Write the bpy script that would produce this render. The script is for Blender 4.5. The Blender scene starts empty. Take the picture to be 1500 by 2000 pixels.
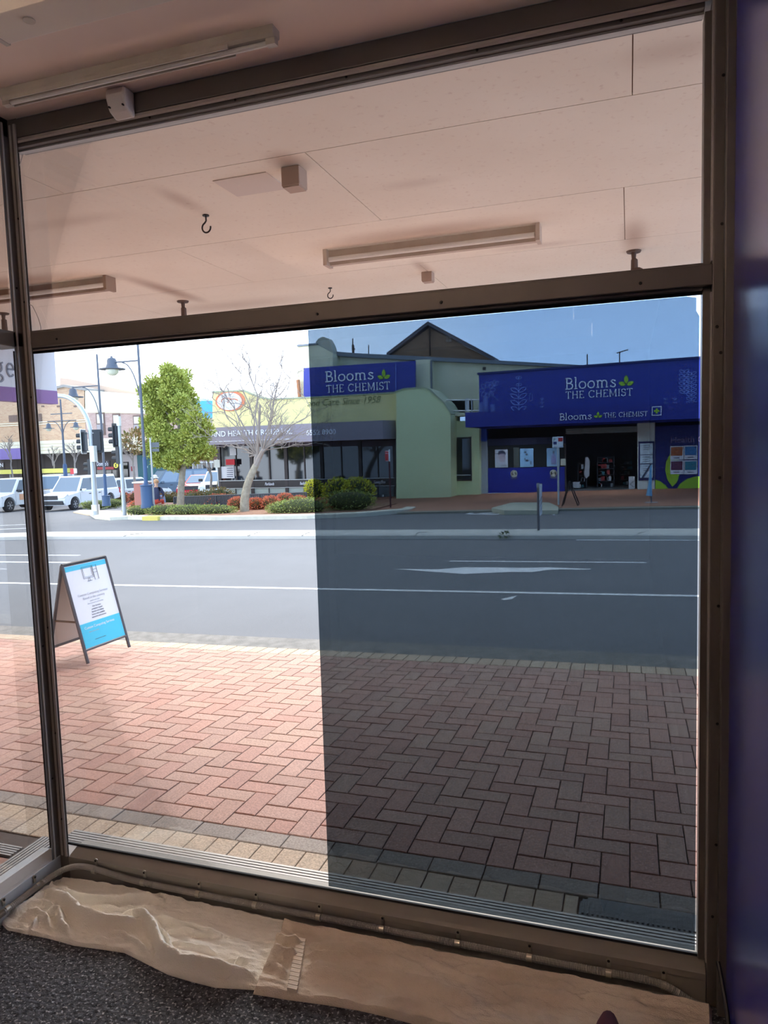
import bpy, bmesh, math, random
import numpy as np
from mathutils import Vector, Matrix
random.seed(7)
PI=math.pi
SC=bpy.context.scene
COL=SC.collection
# ---------------------------------------------------------------- camera
EYE=1.67; FOC=1423.5; YAW=.3261; PITCH=.0875; ROLL=.0308
def cam_axes():
    f=np.array([-math.sin(YAW)*math.cos(PITCH),math.cos(YAW)*math.cos(PITCH),-math.sin(PITCH)])
    r=np.array([math.cos(YAW),math.sin(YAW),0.]); d=np.cross(f,r)
    return math.cos(ROLL)*r+math.sin(ROLL)*d, -math.sin(ROLL)*r+math.cos(ROLL)*d, f
CR,CD,CF=cam_axes()
def ray(x,y): return CR*((x-750)/FOC)+CD*((y-1000)/FOC)+CF
def P(x,y,Y):
    d=ray(x,y); t=Y/d[1]; return Vector((d[0]*t,Y,EYE+d[2]*t))
def Z(x,y,z):
    d=ray(x,y); t=(z-EYE)/d[2]; return Vector((d[0]*t,d[1]*t,z))
def rect(x0,y0,x1,y1,Y):
    a=P(x0,(y0+y1)/2,Y); b=P(x1,(y0+y1)/2,Y); m=(x0+x1)/2
    return a.x,b.x,P(m,y1,Y).z,P(m,y0,Y).z
# ---------------------------------------------------------------- terrain (surveyed street levels)
TY=[-5,3.2,6.6,10,15,21,28,34,90]
TX=[-80,-27,-15,-9,0,6,40]
TZ=[[-.13]*7,
    [-.13]*7,
    [-1.2,-.65,-.45,-.365,-.235,-.15,.2],
    [-1.3,-.7,-.457,-.365,-.225,-.13,.2],
    [-1.4,-.78,-.41,-.333,-.245,-.2,.2],
    [-2.,-.9,-.46,-.355,-.19,-.11,.3],
    [-2.2,-1.05,-.62,-.345,-.165,-.11,.3],
    [-2.3,-1.15,-.8,-.5,-.2,-.1,.3],
    [-2.6,-1.5,-1.2,-.9,-.3,-.1,.3]]
def gz(X,Y):
    return float(np.interp(Y,TY,[np.interp(X,TX,row) for row in TZ]))
def G(x,y,off=0.):
    d=ray(x,y); t=3.
    for i in range(40):
        z=gz(d[0]*t,d[1]*t)+off; t2=(z-EYE)/d[2]; t=.5*t+.5*t2 if i<35 else t2
    return Vector((d[0]*t,d[1]*t,z))
# ---------------------------------------------------------------- materials
def c(r,g,b):
    def f(v):
        v/=255.; return v/12.92 if v<=.04045 else ((v+.055)/1.055)**2.4
    return (f(r),f(g),f(b),1)
MATS={}
def mat(name,col,rough=.6,metal=0.,noise=None,bump=None,spec=.5,emit=None,attr=None,coat=0):
    if name in MATS: return MATS[name]
    m=bpy.data.materials.new(name); m.use_nodes=True; nt=m.node_tree; n=nt.nodes; l=nt.links
    b=n['Principled BSDF']; b.inputs['Roughness'].default_value=rough; b.inputs['Metallic'].default_value=metal
    b.inputs['Specular IOR Level'].default_value=spec; b.inputs['Coat Weight'].default_value=coat
    b.inputs['Base Color'].default_value=col
    tc=n.new('ShaderNodeTexCoord'); src=None
    if attr:
        a=n.new('ShaderNodeAttribute'); a.attribute_name='tone'
        r=n.new('ShaderNodeValToRGB'); e=r.color_ramp.elements
        e[0].color=attr[0]; e[1].color=attr[-1]
        for i,cc in enumerate(attr[1:-1]): 
            x=e.new((i+1)/(len(attr)-1)); x.color=cc
        l.new(a.outputs['Fac'],r.inputs[0]); src=r.outputs[0]
    if noise:   # (scale, amount, second colour, contrast)
        t=n.new('ShaderNodeTexNoise'); t.inputs['Scale'].default_value=noise[0]; t.inputs['Detail'].default_value=6
        l.new(tc.outputs['Object'],t.inputs['Vector'])
        r=n.new('ShaderNodeValToRGB'); k=noise[3] if len(noise)>3 else .2
        r.color_ramp.elements[0].position=.5-k; r.color_ramp.elements[1].position=.5+k
        l.new(t.outputs['Fac'],r.inputs[0])
        mu=n.new('ShaderNodeMath'); mu.operation='MULTIPLY'; mu.inputs[1].default_value=noise[1]; l.new(r.outputs[0],mu.inputs[0])
        mx=n.new('ShaderNodeMix'); mx.data_type='RGBA'; l.new(mu.outputs[0],mx.inputs[0])
        if src: l.new(src,mx.inputs[6])
        else: mx.inputs[6].default_value=col
        mx.inputs[7].default_value=noise[2] if noise[2] else tuple(v*.5 for v in col[:3])+(1,)
        src=mx.outputs[2]
    if src: l.new(src,b.inputs['Base Color'])
    if bump:
        t=n.new('ShaderNodeTexNoise'); t.inputs['Scale'].default_value=bump[0]; t.inputs['Detail'].default_value=4
        l.new(tc.outputs['Object'],t.inputs['Vector'])
        bu=n.new('ShaderNodeBump'); bu.inputs['Strength'].default_value=bump[1]; bu.inputs['Distance'].default_value=bump[2] if len(bump)>2 else .01
        l.new(t.outputs['Fac'],bu.inputs['Height']); l.new(bu.outputs[0],b.inputs['Normal'])
    if emit: b.inputs['Emission Color'].default_value=emit[0]; b.inputs['Emission Strength'].default_value=emit[1]
    MATS[name]=m; return m
def brickmat(name,c1,c2,mort,w=.23,h=.076,rough=.85,ms=.01):
    m=bpy.data.materials.new(name); m.use_nodes=True; nt=m.node_tree; n=nt.nodes; l=nt.links
    b=n['Principled BSDF']; b.inputs['Roughness'].default_value=rough
    tc=n.new('ShaderNodeTexCoord'); mp=n.new('ShaderNodeMapping'); mp.inputs['Rotation'].default_value=(PI/2,0,0)
    sp=n.new('ShaderNodeSeparateXYZ'); cb=n.new('ShaderNodeCombineXYZ'); ad=n.new('ShaderNodeMath')
    l.new(tc.outputs['Object'],sp.inputs[0]); l.new(sp.outputs[0],ad.inputs[0]); l.new(sp.outputs[1],ad.inputs[1])
    l.new(ad.outputs[0],cb.inputs[0]); l.new(sp.outputs[2],cb.inputs[1])
    t=n.new('ShaderNodeTexBrick'); t.inputs['Scale'].default_value=1; t.inputs['Brick Width'].default_value=w; t.inputs['Row Height'].default_value=h
    t.inputs['Mortar Size'].default_value=ms; t.inputs['Color1'].default_value=c1; t.inputs['Color2'].default_value=c2; t.inputs['Mortar'].default_value=mort
    l.new(cb.outputs[0],t.inputs['Vector']); l.new(t.outputs['Color'],b.inputs['Base Color'])
    MATS[name]=m; return m
def clearmat(name,tint,refl,rough=0.0):
    m=bpy.data.materials.new(name); m.use_nodes=True; nt=m.node_tree; n=nt.nodes; l=nt.links; n.clear()
    o=n.new('ShaderNodeOutputMaterial'); t=n.new('ShaderNodeBsdfTransparent'); t.inputs[0].default_value=tint
    g=n.new('ShaderNodeBsdfGlossy'); g.inputs['Roughness'].default_value=rough
    fr=n.new('ShaderNodeFresnel'); fr.inputs[0].default_value=1.45
    mu=n.new('ShaderNodeMath'); mu.operation='MULTIPLY'; mu.inputs[1].default_value=refl; l.new(fr.outputs[0],mu.inputs[0])
    mx=n.new('ShaderNodeMixShader'); l.new(mu.outputs[0],mx.inputs[0]); l.new(t.outputs[0],mx.inputs[1]); l.new(g.outputs[0],mx.inputs[2]); l.new(mx.outputs[0],o.inputs[0])
    MATS[name]=m; return m
GLASS=clearmat('clear_glass',(.985,.99,.987,1),.4)
FILM=clearmat('dark_window_film',tuple(v**.5 for v in (.10,.128,.155))+(1,),1.0)
# ---------------------------------------------------------------- mesh builder
class MB:
    def __init__(s): s.v=[]; s.f=[]; s.t=[]; s.m=[]; s.cur=0; s.tone=0.
    def add(s,vs,fs):
        b=len(s.v); s.v+= [tuple(v) for v in vs]
        for f in fs: s.f.append([b+i for i in f]); s.t.append(s.tone); s.m.append(s.cur)
        return s
    def box(s,x0,x1,y0,y1,z0,z1):
        if x0>x1:x0,x1=x1,x0
        if y0>y1:y0,y1=y1,y0
        if z0>z1:z0,z1=z1,z0
        return s.add([(x0,y0,z0),(x1,y0,z0),(x1,y1,z0),(x0,y1,z0),(x0,y0,z1),(x1,y0,z1),(x1,y1,z1),(x0,y1,z1)],
              [(0,3,2,1),(4,5,6,7),(0,1,5,4),(1,2,6,5),(2,3,7,6),(3,0,4,7)])
    def hexa(s,a,b): # two quads (4 pts each)
        return s.add(list(a)+list(b),[(3,2,1,0),(4,5,6,7),(0,1,5,4),(1,2,6,5),(2,3,7,6),(3,0,4,7)])
    def prism(s,pts,off): # planar polygon pts (3D) extruded by vector off
        n=len(pts); off=Vector(off); a=[Vector(p) for p in pts]; b=[p+off for p in a]
        fs=[tuple(range(n-1,-1,-1)),tuple(range(n,2*n))]+[(i,(i+1)%n,n+(i+1)%n,n+i) for i in range(n)]
        return s.add(a+b,fs)
    def tube(s,path,rad,n=8,cap=True):
        path=[Vector(p) for p in path]; R=rad if isinstance(rad,(list,tuple)) else [rad]*len(path)
        vs=[]; up=None
        for i,p in enumerate(path):
            d=(path[min(i+1,len(path)-1)]-path[max(i-1,0)])
            if d.length<1e-9: d=Vector((0,0,1))
            d.normalize()
            if up is None:
                up=Vector((0,0,1)) if abs(d.z)<.9 else Vector((1,0,0))
            u=(up-d*up.dot(d)); 
            if u.length<1e-6: u=d.orthogonal()
            u.normalize(); up=u; w=d.cross(u)
            for k in range(n):
                a=2*PI*k/n; vs.append(p+(u*math.cos(a)+w*math.sin(a))*R[i])
        m=len(path); fs=[(i*n+k,i*n+(k+1)%n,(i+1)*n+(k+1)%n,(i+1)*n+k) for i in range(m-1) for k in range(n)]
        if cap: fs+=[tuple(range(n-1,-1,-1)),tuple((m-1)*n+k for k in range(n))]
        return s.add(vs,fs)
    def cyl(s,a,b,r,r2=None,n=16): return s.tube([a,b],[r,r if r2 is None else r2],n)
    def lathe(s,cen,prof,n=20,axis='z'): # prof list (r,h)
        vs=[];cen=Vector(cen)
        for r,h in prof:
            for k in range(n):
                a=2*PI*k/n; x,y=r*math.cos(a),r*math.sin(a)
                vs.append(cen+(Vector((x,y,h)) if axis=='z' else Vector((x,h,y)) if axis=='y' else Vector((h,x,y))))
        m=len(prof); fs=[(i*n+k,i*n+(k+1)%n,(i+1)*n+(k+1)%n,(i+1)*n+k) for i in range(m-1) for k in range(n)]
        fs+=[tuple(range(n-1,-1,-1)),tuple((m-1)*n+k for k in range(n))]
        return s.add(vs,fs)
    def ball(s,cen,r,n=14,m=9):
        if not isinstance(r,(tuple,list)): r=(r,r,r)
        vs=[];
        for i in range(m+1):
            t=PI*i/m
            for k in range(n):
                a=2*PI*k/n; vs.append((cen[0]+r[0]*math.sin(t)*math.cos(a),cen[1]+r[1]*math.sin(t)*math.sin(a),cen[2]+r[2]*math.cos(t)))
        return s.add(vs,[(i*n+k,(i+1)*n+k,(i+1)*n+(k+1)%n,i*n+(k+1)%n) for i in range(m) for k in range(n)])
    def xf(s,M):
        s.v=[tuple(M@Vector(v)) for v in s.v]; return s
    def build(s,name,m,parent=None,smooth=False,bevel=0,local=False,mats=None):
        me=bpy.data.meshes.new(name); me.from_pydata(s.v,[],s.f); me.update()
        for mm in (mats or [m]): me.materials.append(mm)
        if mats:
            for p,i in zip(me.polygons,s.m): p.material_index=i
        if any(s.t):
            a=me.attributes.new('tone','FLOAT','FACE'); a.data.foreach_set('value',s.t)
        bm=bmesh.new(); bm.from_mesh(me); bmesh.ops.remove_doubles(bm,verts=bm.verts,dist=1e-6) if smooth else None
        bmesh.ops.recalc_face_normals(bm,faces=bm.faces); bm.to_mesh(me); bm.free()
        if smooth:
            for p in me.polygons: p.use_smooth=True
            me.set_sharp_from_angle(angle=.7) if hasattr(me,'set_sharp_from_angle') else None
        o=bpy.data.objects.new(name,me); COL.objects.link(o)
        if bevel:
            b=o.modifiers.new('b','BEVEL'); b.width=bevel; b.segments=2; b.limit_method='ANGLE'
        if parent: par(o,parent,local)
        return o
def wm(o):
    M=o.matrix_basis.copy()
    return (wm(o.parent)@o.matrix_parent_inverse@M) if o.parent else M
def par(o,parent,local=False):
    o.parent=parent
    if not local: o.matrix_parent_inverse=wm(parent).inverted()
def tag(o,label,cat,group=None,kind=None):
    if label:o['label']=label
    if cat:o['category']=cat
    if group:o['group']=group
    if kind:o['kind']=kind
    return o
def thing(name,label,cat,loc=(0,0,0),rz=0,group=None):
    o=bpy.data.objects.new(name,None); COL.objects.link(o); o.location=loc; o.rotation_euler=(0,0,rz); o.empty_display_size=.1
    return tag(o,label,cat,group)
def struct(name,mb,m,parent=None,**k):
    o=mb.build(name,m,parent,**k)
    if not parent: o['kind']='structure'
    return o
def dup(root,loc=None,rz=None,label=None,group=None):
    def cp(o,parent):
        n=o.copy(); COL.objects.link(n)
        if parent: n.parent=parent
        for ch in list(o.children): cp(ch,n)
        return n
    r=cp(root,None)
    if loc is not None: r.location=loc
    if rz is not None: r.rotation_euler=(0,0,rz)
    if label: r['label']=label
    if group: r['group']=group
    return r
# ---------------------------------------------------------------- lettering
def text_mb(txt,size,shear=0.,depth=.01,align='CENTER',bold=0.,space=1.):
    cu=bpy.data.curves.new('tmp','FONT'); cu.body=txt; cu.size=size; cu.shear=shear; cu.extrude=depth/2; cu.align_x=align; cu.offset=bold; cu.space_character=space; cu.resolution_u=3
    o=bpy.data.objects.new('tmp',cu); COL.objects.link(o)
    dg=bpy.context.evaluated_depsgraph_get(); me=bpy.data.meshes.new_from_object(o.evaluated_get(dg))
    mb=MB(); mb.add([v.co for v in me.vertices],[list(p.vertices) for p in me.polygons])
    bpy.data.objects.remove(o); bpy.data.curves.remove(cu); bpy.data.meshes.remove(me)
    return mb
def FR(org,U,V): # frame: u,v,n -> world
    U=Vector(U);V=Vector(V); N=U.cross(V).normalized()
    M=Matrix.Identity(4)
    for i in range(3): M[i][0]=U[i];M[i][1]=V[i];M[i][2]=N[i];M[i][3]=org[i]
    return M
def arc(cx,cy,rx,ry,a0,a1,n=12): return [(cx+rx*math.cos(math.radians(a0+(a1-a0)*i/n)),cy+ry*math.sin(math.radians(a0+(a1-a0)*i/n))) for i in range(n+1)]
SW=.095
def ribbon(mb,pts,w,d,closed=False):
    pts=[Vector((p[0],p[1])) for p in pts]; n=len(pts); L=[];Rr=[]
    for i in range(n):
        if closed: a=pts[i-1];b=pts[(i+1)%n]
        else: a=pts[max(i-1,0)];b=pts[min(i+1,n-1)]
        t=(b-a).normalized(); nn=Vector((-t.y,t.x))
        L.append(pts[i]+nn*w/2);Rr.append(pts[i]-nn*w/2)
    rng=range(n) if closed else range(n-1)
    for i in rng:
        j=(i+1)%n
        mb.hexa([(q.x,q.y,0) for q in (L[i],L[j],Rr[j],Rr[i])],[(q.x,q.y,d) for q in (L[i],L[j],Rr[j],Rr[i])])
def sf(x,y,w=.2): return [(x-w/2,y),(x+w/2,y)]
h=SW/2*.6
GL={
'B':(.62,[[(.14,0),(.14,1)],[(.0,1-h),(.3,1-h)]+arc(.3,.76,.22,.24-h,90,-90)+[(.14,.52)],[(.0,h),(.32,h)]+arc(.34,.27,.25,.27-h,-90,90)+[(.14,.52)]]),
'l':(.32,[[(.16,0),(.16,1.06)],sf(.16,h,.28),[(.04,1.03),(.16,1.03)]]),
'o':(.62,[arc(.31,.33,.25,.33-h,0,360,20)]),
'm':(1.0,[[(.14,0),(.14,.66)],[(.03,.64),(.14,.64)],[(.14,.45)]+arc(.3,.46,.16,.18,150,0)+[(.46,0)],[(.46,.45)]+arc(.64,.46,.18,.18,150,0)+[(.82,0)],sf(.14,h),sf(.47,h),sf(.83,h)]),
's':(.5,[[(.4,.5),(.4,.62)],arc(.25,.47,.15,.16,30,250)[:8]+[(.25,.335)]+arc(.25,.18,.17,.16,80,-150),[(.07,.04),(.07,.18)]]),
'T':(.68,[[(.33,0),(.33,1)],[(.04,1-h),(.62,1-h)],sf(.33,h,.26),[(.05,.82),(.05,1)],[(.61,.82),(.61,1)]]),
'H':(.8,[[(.14,0),(.14,1)],[(.64,0),(.64,1)],[(.14,.52),(.64,.52)],sf(.14,h),sf(.64,h),sf(.14,1-h),sf(.64,1-h)]),
'E':(.64,[[(.14,0),(.14,1)],[(.03,1-h),(.53,1-h)],[(.03,h),(.56,h)],[(.14,.52),(.42,.52)],[(.52,.84),(.52,1)],[(.55,0),(.55,.17)]]),
'C':(.78,[arc(.4,.5,.33,.5-h,38,322,20),[(.66,.76),(.66,.98)]]),
'M':(.95,[[(.14,0),(.14,1)],[(.8,0),(.8,1)],[(.16,.97),(.47,.12),(.78,.97)],sf(.14,h),sf(.8,h),sf(.12,1-h,.16),sf(.82,1-h,.16)]),
'I':(.34,[[(.16,0),(.16,1)],sf(.16,h,.26),sf(.16,1-h,.26)]),
'S':(.6,[arc(.29,.74,.2,.26-h,30,250,12)[:11]+[(.29,.5)]+arc(.29,.27,.23,.27-h,80,-150,12),[(.48,.74),(.48,.96)],[(.07,.04),(.07,.26)]]),
'g':(.6,[arc(.28,.4,.2,.22,0,360,16),arc(.28,-.1,.23,.17,0,360,16),[(.18,.2),(.14,.1),(.2,.05)],[(.42,.56),(.54,.64)]]),
'e':(.58,[[(.08,.36),(.48,.36)]+arc(.28,.33,.2,.3,10,320,16)]),
' ':(.36,[])}
def slab_text(txt,hgt,width,depth,stroke=SW):
    mb=MB(); x=0
    for ch in txt:
        w,st=GL[ch]
        for si,s in enumerate(st):
            ribbon(mb,[(x+px,py) for px,py in s],stroke if len(s)!=2 or s[0][0]==s[1][0] else stroke*.75,depth+.0012*si)
        x+=w+.05
    sx=width/(x-.05)
    mb.v=[(a*sx,b*hgt,cc) for a,b,cc in mb.v]; return mb
def leaf2d(cx,cy,L,W,ang,n=10):
    o=[]
    for i in range(n+1): t=i/n; o.append((L*t,W*math.sin(PI*t)**.8))
    for i in range(n-1,0,-1): t=i/n; o.append((L*t,-W*math.sin(PI*t)**.8))
    a=math.radians(ang); return [(cx+x*math.cos(a)-y*math.sin(a),cy+x*math.sin(a)+y*math.cos(a)) for x,y in o]
def poly(mb,pts,d): mb.prism([(a,b,0) for a,b in pts],(0,0,d))
def logo_leaves(mb,cx,cy,s,d):
    poly(mb,leaf2d(cx,cy+.12*s,.95*s,.23*s,90),d); poly(mb,leaf2d(cx-.06*s,cy,.8*s,.22*s,157),d); poly(mb,leaf2d(cx+.06*s,cy,.8*s,.22*s,23),d)
SKY=1.3; SUN=2.2; EXPO=1.4; FILL_LAMP=5; FILL_UPL=22
# ================================================================ INTERIOR + WINDOW
WY=2.2567; XL=-2.157; XR=.192; ZT=2.0755; ZU=2.1475; ZP=2.804; ZB=.12; FY=2.2; CEIL=2.9; SOF=2.95
alu=mat('aged_aluminium',c(104,97,90),.45,.35,noise=(6,.3,c(80,72,65)))
alud=mat('dusty_aluminium_bead',c(176,168,160),.4,.4)
gasket=mat('black_rubber_gasket',c(22,20,20),.7)
m_ceil=mat('interior_ceiling_paint',c(240,216,198),.85,noise=(1.5,.2,c(222,194,172)))
m_wall=mat('plain_shop_wall_paint',c(205,200,192),.85)
m_purp=mat('purple_blue_wall_paint',c(60,60,142),.24,noise=(2,.2,c(48,48,122)),bump=(120,.15,.002))
carp=mat('charcoal_loop_carpet',c(74,74,78),.95,noise=(55,.9,c(22,22,25),.12),bump=(70,1.,.012))
# carpet colour gets a second fine speckle
def speckle(m,scale,colr,lo,hi):
    nt=m.node_tree;n=nt.nodes;l=nt.links;b=n['Principled BSDF']; old=b.inputs['Base Color'].links[0].from_socket
    tc=n.new('ShaderNodeTexCoord');t=n.new('ShaderNodeTexNoise');t.inputs['Scale'].default_value=scale;t.inputs['Detail'].default_value=3;l.new(tc.outputs['Object'],t.inputs['Vector'])
    r=n.new('ShaderNodeValToRGB');r.color_ramp.elements[0].position=lo;r.color_ramp.elements[1].position=hi;l.new(t.outputs['Fac'],r.inputs[0])
    mx=n.new('ShaderNodeMix');mx.data_type='RGBA';l.new(r.outputs[0],mx.inputs[0]);l.new(old,mx.inputs[6]);mx.inputs[7].default_value=colr;l.new(mx.outputs[2],b.inputs['Base Color'])
speckle(carp,110,c(150,150,152),.55,.66)
struct('floor',MB().box(-6.2,.32,-6.2,-.6,-.11,0).box(-2.2,.32,-.6,2.28,-.11,0),carp)
struct('ceiling',MB().box(-6.2,.32,-6.2,-.62,CEIL,CEIL+.2).box(-2.2,.32,-.62,2.2,CEIL,CEIL+.2),m_ceil)
# purple right wall, slightly proud of the jamb, skirting line
struct('wall_right',MB().box(.262,.42,-6.2,2.185,0,CEIL),m_purp)
struct('wall_back',MB().box(-6.2,.4,-6.35,-6.2,0,CEIL),m_wall)
struct('wall_left',MB().box(-6.35,-6.2,-6.2,-.6,0,CEIL),m_wall)
# street side wall of the rear shop area, with a wide glazed shop door opening left of the return window
fw=MB(); fw.box(-6.2,-5.2,-.7,-.6,0,CEIL); fw.box(-5.2,-2.25,-.7,-.6,2.1,CEIL)
struct('wall_front',fw,m_wall)
# trough uplight added as unseen fill to brighten the ceiling
ul=thing('fill_uplight_trough','added fill uplight, an unseen white trough over the shop floor','light fitting',(-1.3,.15,2.3))
m_=MB(); m_.prism([(-1.1,-.09,.05),(-1.1,-.06,-.04),(-1.1,.06,-.04),(-1.1,.09,.05),(-1.1,.08,.05),(-1.1,.052,-.03),(-1.1,-.052,-.03),(-1.1,-.08,.05)],(2.2,0,0)); m_.build('trough',mat('white_enamel',c(230,228,222),.5),ul,local=True)
MB().box(-1.08,1.08,-.04,.04,-.02,0).build('lit_strip',mat('fill_uplight_glow',(1,1,1,1),.5,emit=((1,.9,.82,1),FILL_UPL)),ul,local=True)
for x in (-1,1): MB().cyl((x,0,-.03),(x,0,.6),.004,n=6).build('suspension_wire',mat('white_enamel',None),ul,local=True)
sl=thing('fill_batten_light','added fill tube light on the ceiling, unseen behind the camera','light fitting',(-1.6,-1.5,2.84))  # tube light added as interior fill, unseen behind the camera
MB().box(-1.2,1.2,-.05,.05,.022,.06).build('body',mat('white_enamel',c(230,228,222),.5),sl,local=True)
MB().cyl((-1.18,0,0),(1.18,0,0),.019,n=10).build('fill_tube',mat('fill_tube',(1,1,1,1),.5,emit=((1,.86,.74,1),FILL_LAMP)),sl,local=True)
# ---- window 1 (street front)
w1=thing('window_1',None,None,(-.98,FY,0)); w1['kind']='structure'
fr=MB(); fr.box(XL-.0,XR+.0225,FY+.0015,FY+.09,ZT+.008,ZU-.008); fr.box(XL,XR,FY+.018,FY+.085,ZT,ZU)
fr.build('transom',alu,w1,bevel=.003)
hd=MB(); hd.box(XL-.02,XR+.0225,FY+.0015,FY+.1,2.835,CEIL); hd.box(XL,XR,FY+.02,FY+.09,ZP+.006,2.835); hd.build('head_rail',alu,w1,bevel=.003)
bd=MB()
bd.tube([(XL-.02,FY+.012,2.828),(XR+.02,FY+.012,2.828)],.009,6)
bd.box(XL,XR,FY+.045,FY+.07,ZP,ZP+.01); bd.build('head_bead',alud,w1)
sb=MB()
sb.prism([(XL+.0525,FY,0),(XL+.0525,FY,.098),(XL+.0525,FY+.012,.104),(XL+.0525,FY+.05,.118),(XL+.0525,FY+.09,.118),(XL+.0525,FY+.09,-.1),(XL+.0525,FY,-.1)],(.212-XL-.0525,0,0))
sb.box(XL+.0525,.212,FY-.006,FY,.0,.012); sb.box(XL+.0525,.212,FY-.003,FY,.078,.1); sb.build('sill_rail',mat('greyish_aluminium_sill',c(150,143,132),.42,.35,noise=(6,.3,c(118,110,100))),w1,bevel=.002)
gk=MB(); gk.box(XL,XR,WY-.012,WY-.004,ZB-.002,ZB+.006); gk.box(XL,XL+.006,WY-.012,WY-.004,ZB,ZT); gk.box(XL,XR,WY-.012,WY-.004,ZT-.008,ZT); gk.box(XL+.001,XL+.006,WY-.012,WY-.004,ZU,ZP); gk.build('glazing_gasket',gasket,w1)
jr=MB(); jr.box(XR,XR+.022,FY+.03,FY+.09,ZB,ZP); jr.box(XR+.022,.262,FY,FY+.1,0,CEIL); jr.box(.24,.27,FY-.035,FY+.02,0,CEIL); jr.build('jamb',alu,w1,bevel=.003)
jb=MB(); jb.box(XR+.018,XR+.024,FY+.006,FY+.03,.13,ZT-.01); jb.box(XR+.018,XR+.024,FY+.004,FY+.03,ZU,ZP+.02); jb.build('jamb_bead',alud,w1)
st=MB(); st.prism([(XL,WY-.004,0),(XL-.004,WY+.006,0),(-2.2,FY+.1,0),(-2.275,FY+.1,0),(-2.205,2.217,0),(-2.145,FY,0),(-2.104,FY,0)],(0,0,CEIL)); st.build('corner_post',alu,w1)
sx=MB(); sx.box(-2.118,-2.108,FY-.006,FY,.1,CEIL-.02); sx.box(-2.139,-2.131,FY-.003,FY,.1,CEIL-.02); sx.build('post_bead',alud,w1)
MB().box(XL-.008,XR+.008,WY-.003,WY+.003,ZB-.01,ZT+.005).build('lower_glass_pane',GLASS,w1)
MB().box(XL-.008,XR+.008,WY-.003,WY+.003,ZU-.005,ZP+.008).build('upper_glass_pane',GLASS,w1)
# screws on the frame
scr=mat('dark_screw_head',c(30,24,20),.5,.6)
def screw(p,ax,parent):
    p=Vector(p); a=Vector(ax); MB().cyl(p,p+a*.0025,.0045,.003,10).build('screw',scr,parent)
for x in (-1.99,-.95,-.54,.03): screw((x,FY,2.105),(0,-1,0),w1)
for x,z in ((.236,2.62),(.236,2.24),(.236,1.9),(.236,1.56),(.236,1.2),(.236,.86),(.236,.5),(.226,1.97),(.228,.28)): screw((x,FY-.0,z),(0,-1,0),w1)
for z in (.25,.6,1.02,1.45,1.9,2.25,2.55): screw((-2.126,FY,z),(0,-1,0),w1)
for x in (-1.8,-1.55,-1.22,-.83,-.42,-.02): screw((x,FY+.018,2.818),(0,-1,0),w1)
# ---- window 2 (return glazing to the shop entry)
RX=-2.2; RI=-2.145; RY0=-.62; RY1=2.205
w2=thing('window_2',None,None,(RI,.8,0)); w2['kind']='structure'
MB().box(RX-.05,RI,RY0,FY,ZT+.008,ZU-.008).build('transom',alu,w2,bevel=.003)
MB().box(RX-.05,RI,RY0,FY,2.835,CEIL).box(RX-.03,RI-.02,RY0,RY1,ZP,2.835).build('head_rail',alu,w2,bevel=.003)
s2=MB(); s2.prism([(RI,RY0,-.1),(RI,RY0,.098),(RI-.012,RY0,.104),(RI-.05,RY0,.118),(RI-.09,RY0,.118),(RI-.09,RY0,-.1)],(0,FY-RY0,0)); s2.build('sill_rail',mat('bright_aluminium_sill',c(190,192,190),.35,.4),w2,bevel=.002)
MB().prism([(RI,2.156,.1),(RI,FY-.0005,.1),(-2.204,2.2165,.1),(-2.2,2.2105,.1)],(0,0,CEIL-.1)).build('stile',alu,w2)
MB().box(RI-.002,RI+.004,2.166,2.173,.1,CEIL-.02).build('stile_bead',alud,w2)
MB().box(RX-.05,RI,RY0-.05,RY0,0,CEIL).build('far_stile',alu,w2)
MB().box(RX-.003,RX+.003,RY0,RY1+.004,ZB-.01,ZT+.01).build('lower_glass_pane',GLASS,w2)
MB().box(RX-.003,RX+.003,RY0,RY1+.004,ZU-.01,ZP+.01).build('upper_glass_pane',GLASS,w2)
MB().box(RX+.004,RX+.012,RY1-.006,RY1,ZB,ZT).build('glazing_gasket',gasket,w2)
for z in (.42,.95,1.55,2.3): screw((RI,2.187,z),(1,0,0),w2)
screw((RI,1.98,2.11),(1,0,0),w2)
# ---- tint film
FX0=-1.012
fl=MB(); fl.prism([(FX0,WY-.0036,ZB+.010),(XR-.006,WY-.0036,ZB+.010),(XR-.006,WY-.0036,ZT-.065),(XR-.014,WY-.0036,ZT-.05),(XR-.014,WY-.0036,ZT-.014),(XR-.04,WY-.0036,ZT-.0085),(FX0+.004,WY-.0036,ZT-.0085)],(0,-.0003,0))
tag(fl.build('window_film',FILM),'dark blue tint film stuck over the right part of the big glass pane','window film')
# ---- towels
tow=mat('cream_terry_towel',c(240,234,220),.95,noise=(5,.35,c(206,190,166),.22),bump=(260,.9,.004))
tow2=mat('beige_terry_towel',c(226,210,190),.95,noise=(4,.5,c(180,156,130),.2),bump=(260,.9,.004))
def resamp(pts,n):
    pts=[Vector(p[:2]) for p in pts]; L=[0]
    for a,b in zip(pts,pts[1:]): L.append(L[-1]+(b-a).length)
    out=[]
    for i in range(n):
        s=L[-1]*i/(n-1); k=0
        while k<len(L)-2 and L[k+1]<s: k+=1
        t=(s-L[k])/max(1e-9,L[k+1]-L[k]); out.append(pts[k].lerp(pts[k+1],min(1,t)))
    return out
def zc(pts,ox,oy,s,z=0.01): return [Z(ox+a/s,oy+b/s,z).xy for a,b in pts]
def segd(p,a,b):
    ab=b-a; t=max(0,min(1,(p-a).dot(ab)/max(1e-9,ab.length_squared))); return (p-(a+ab*t)).length,t
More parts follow.
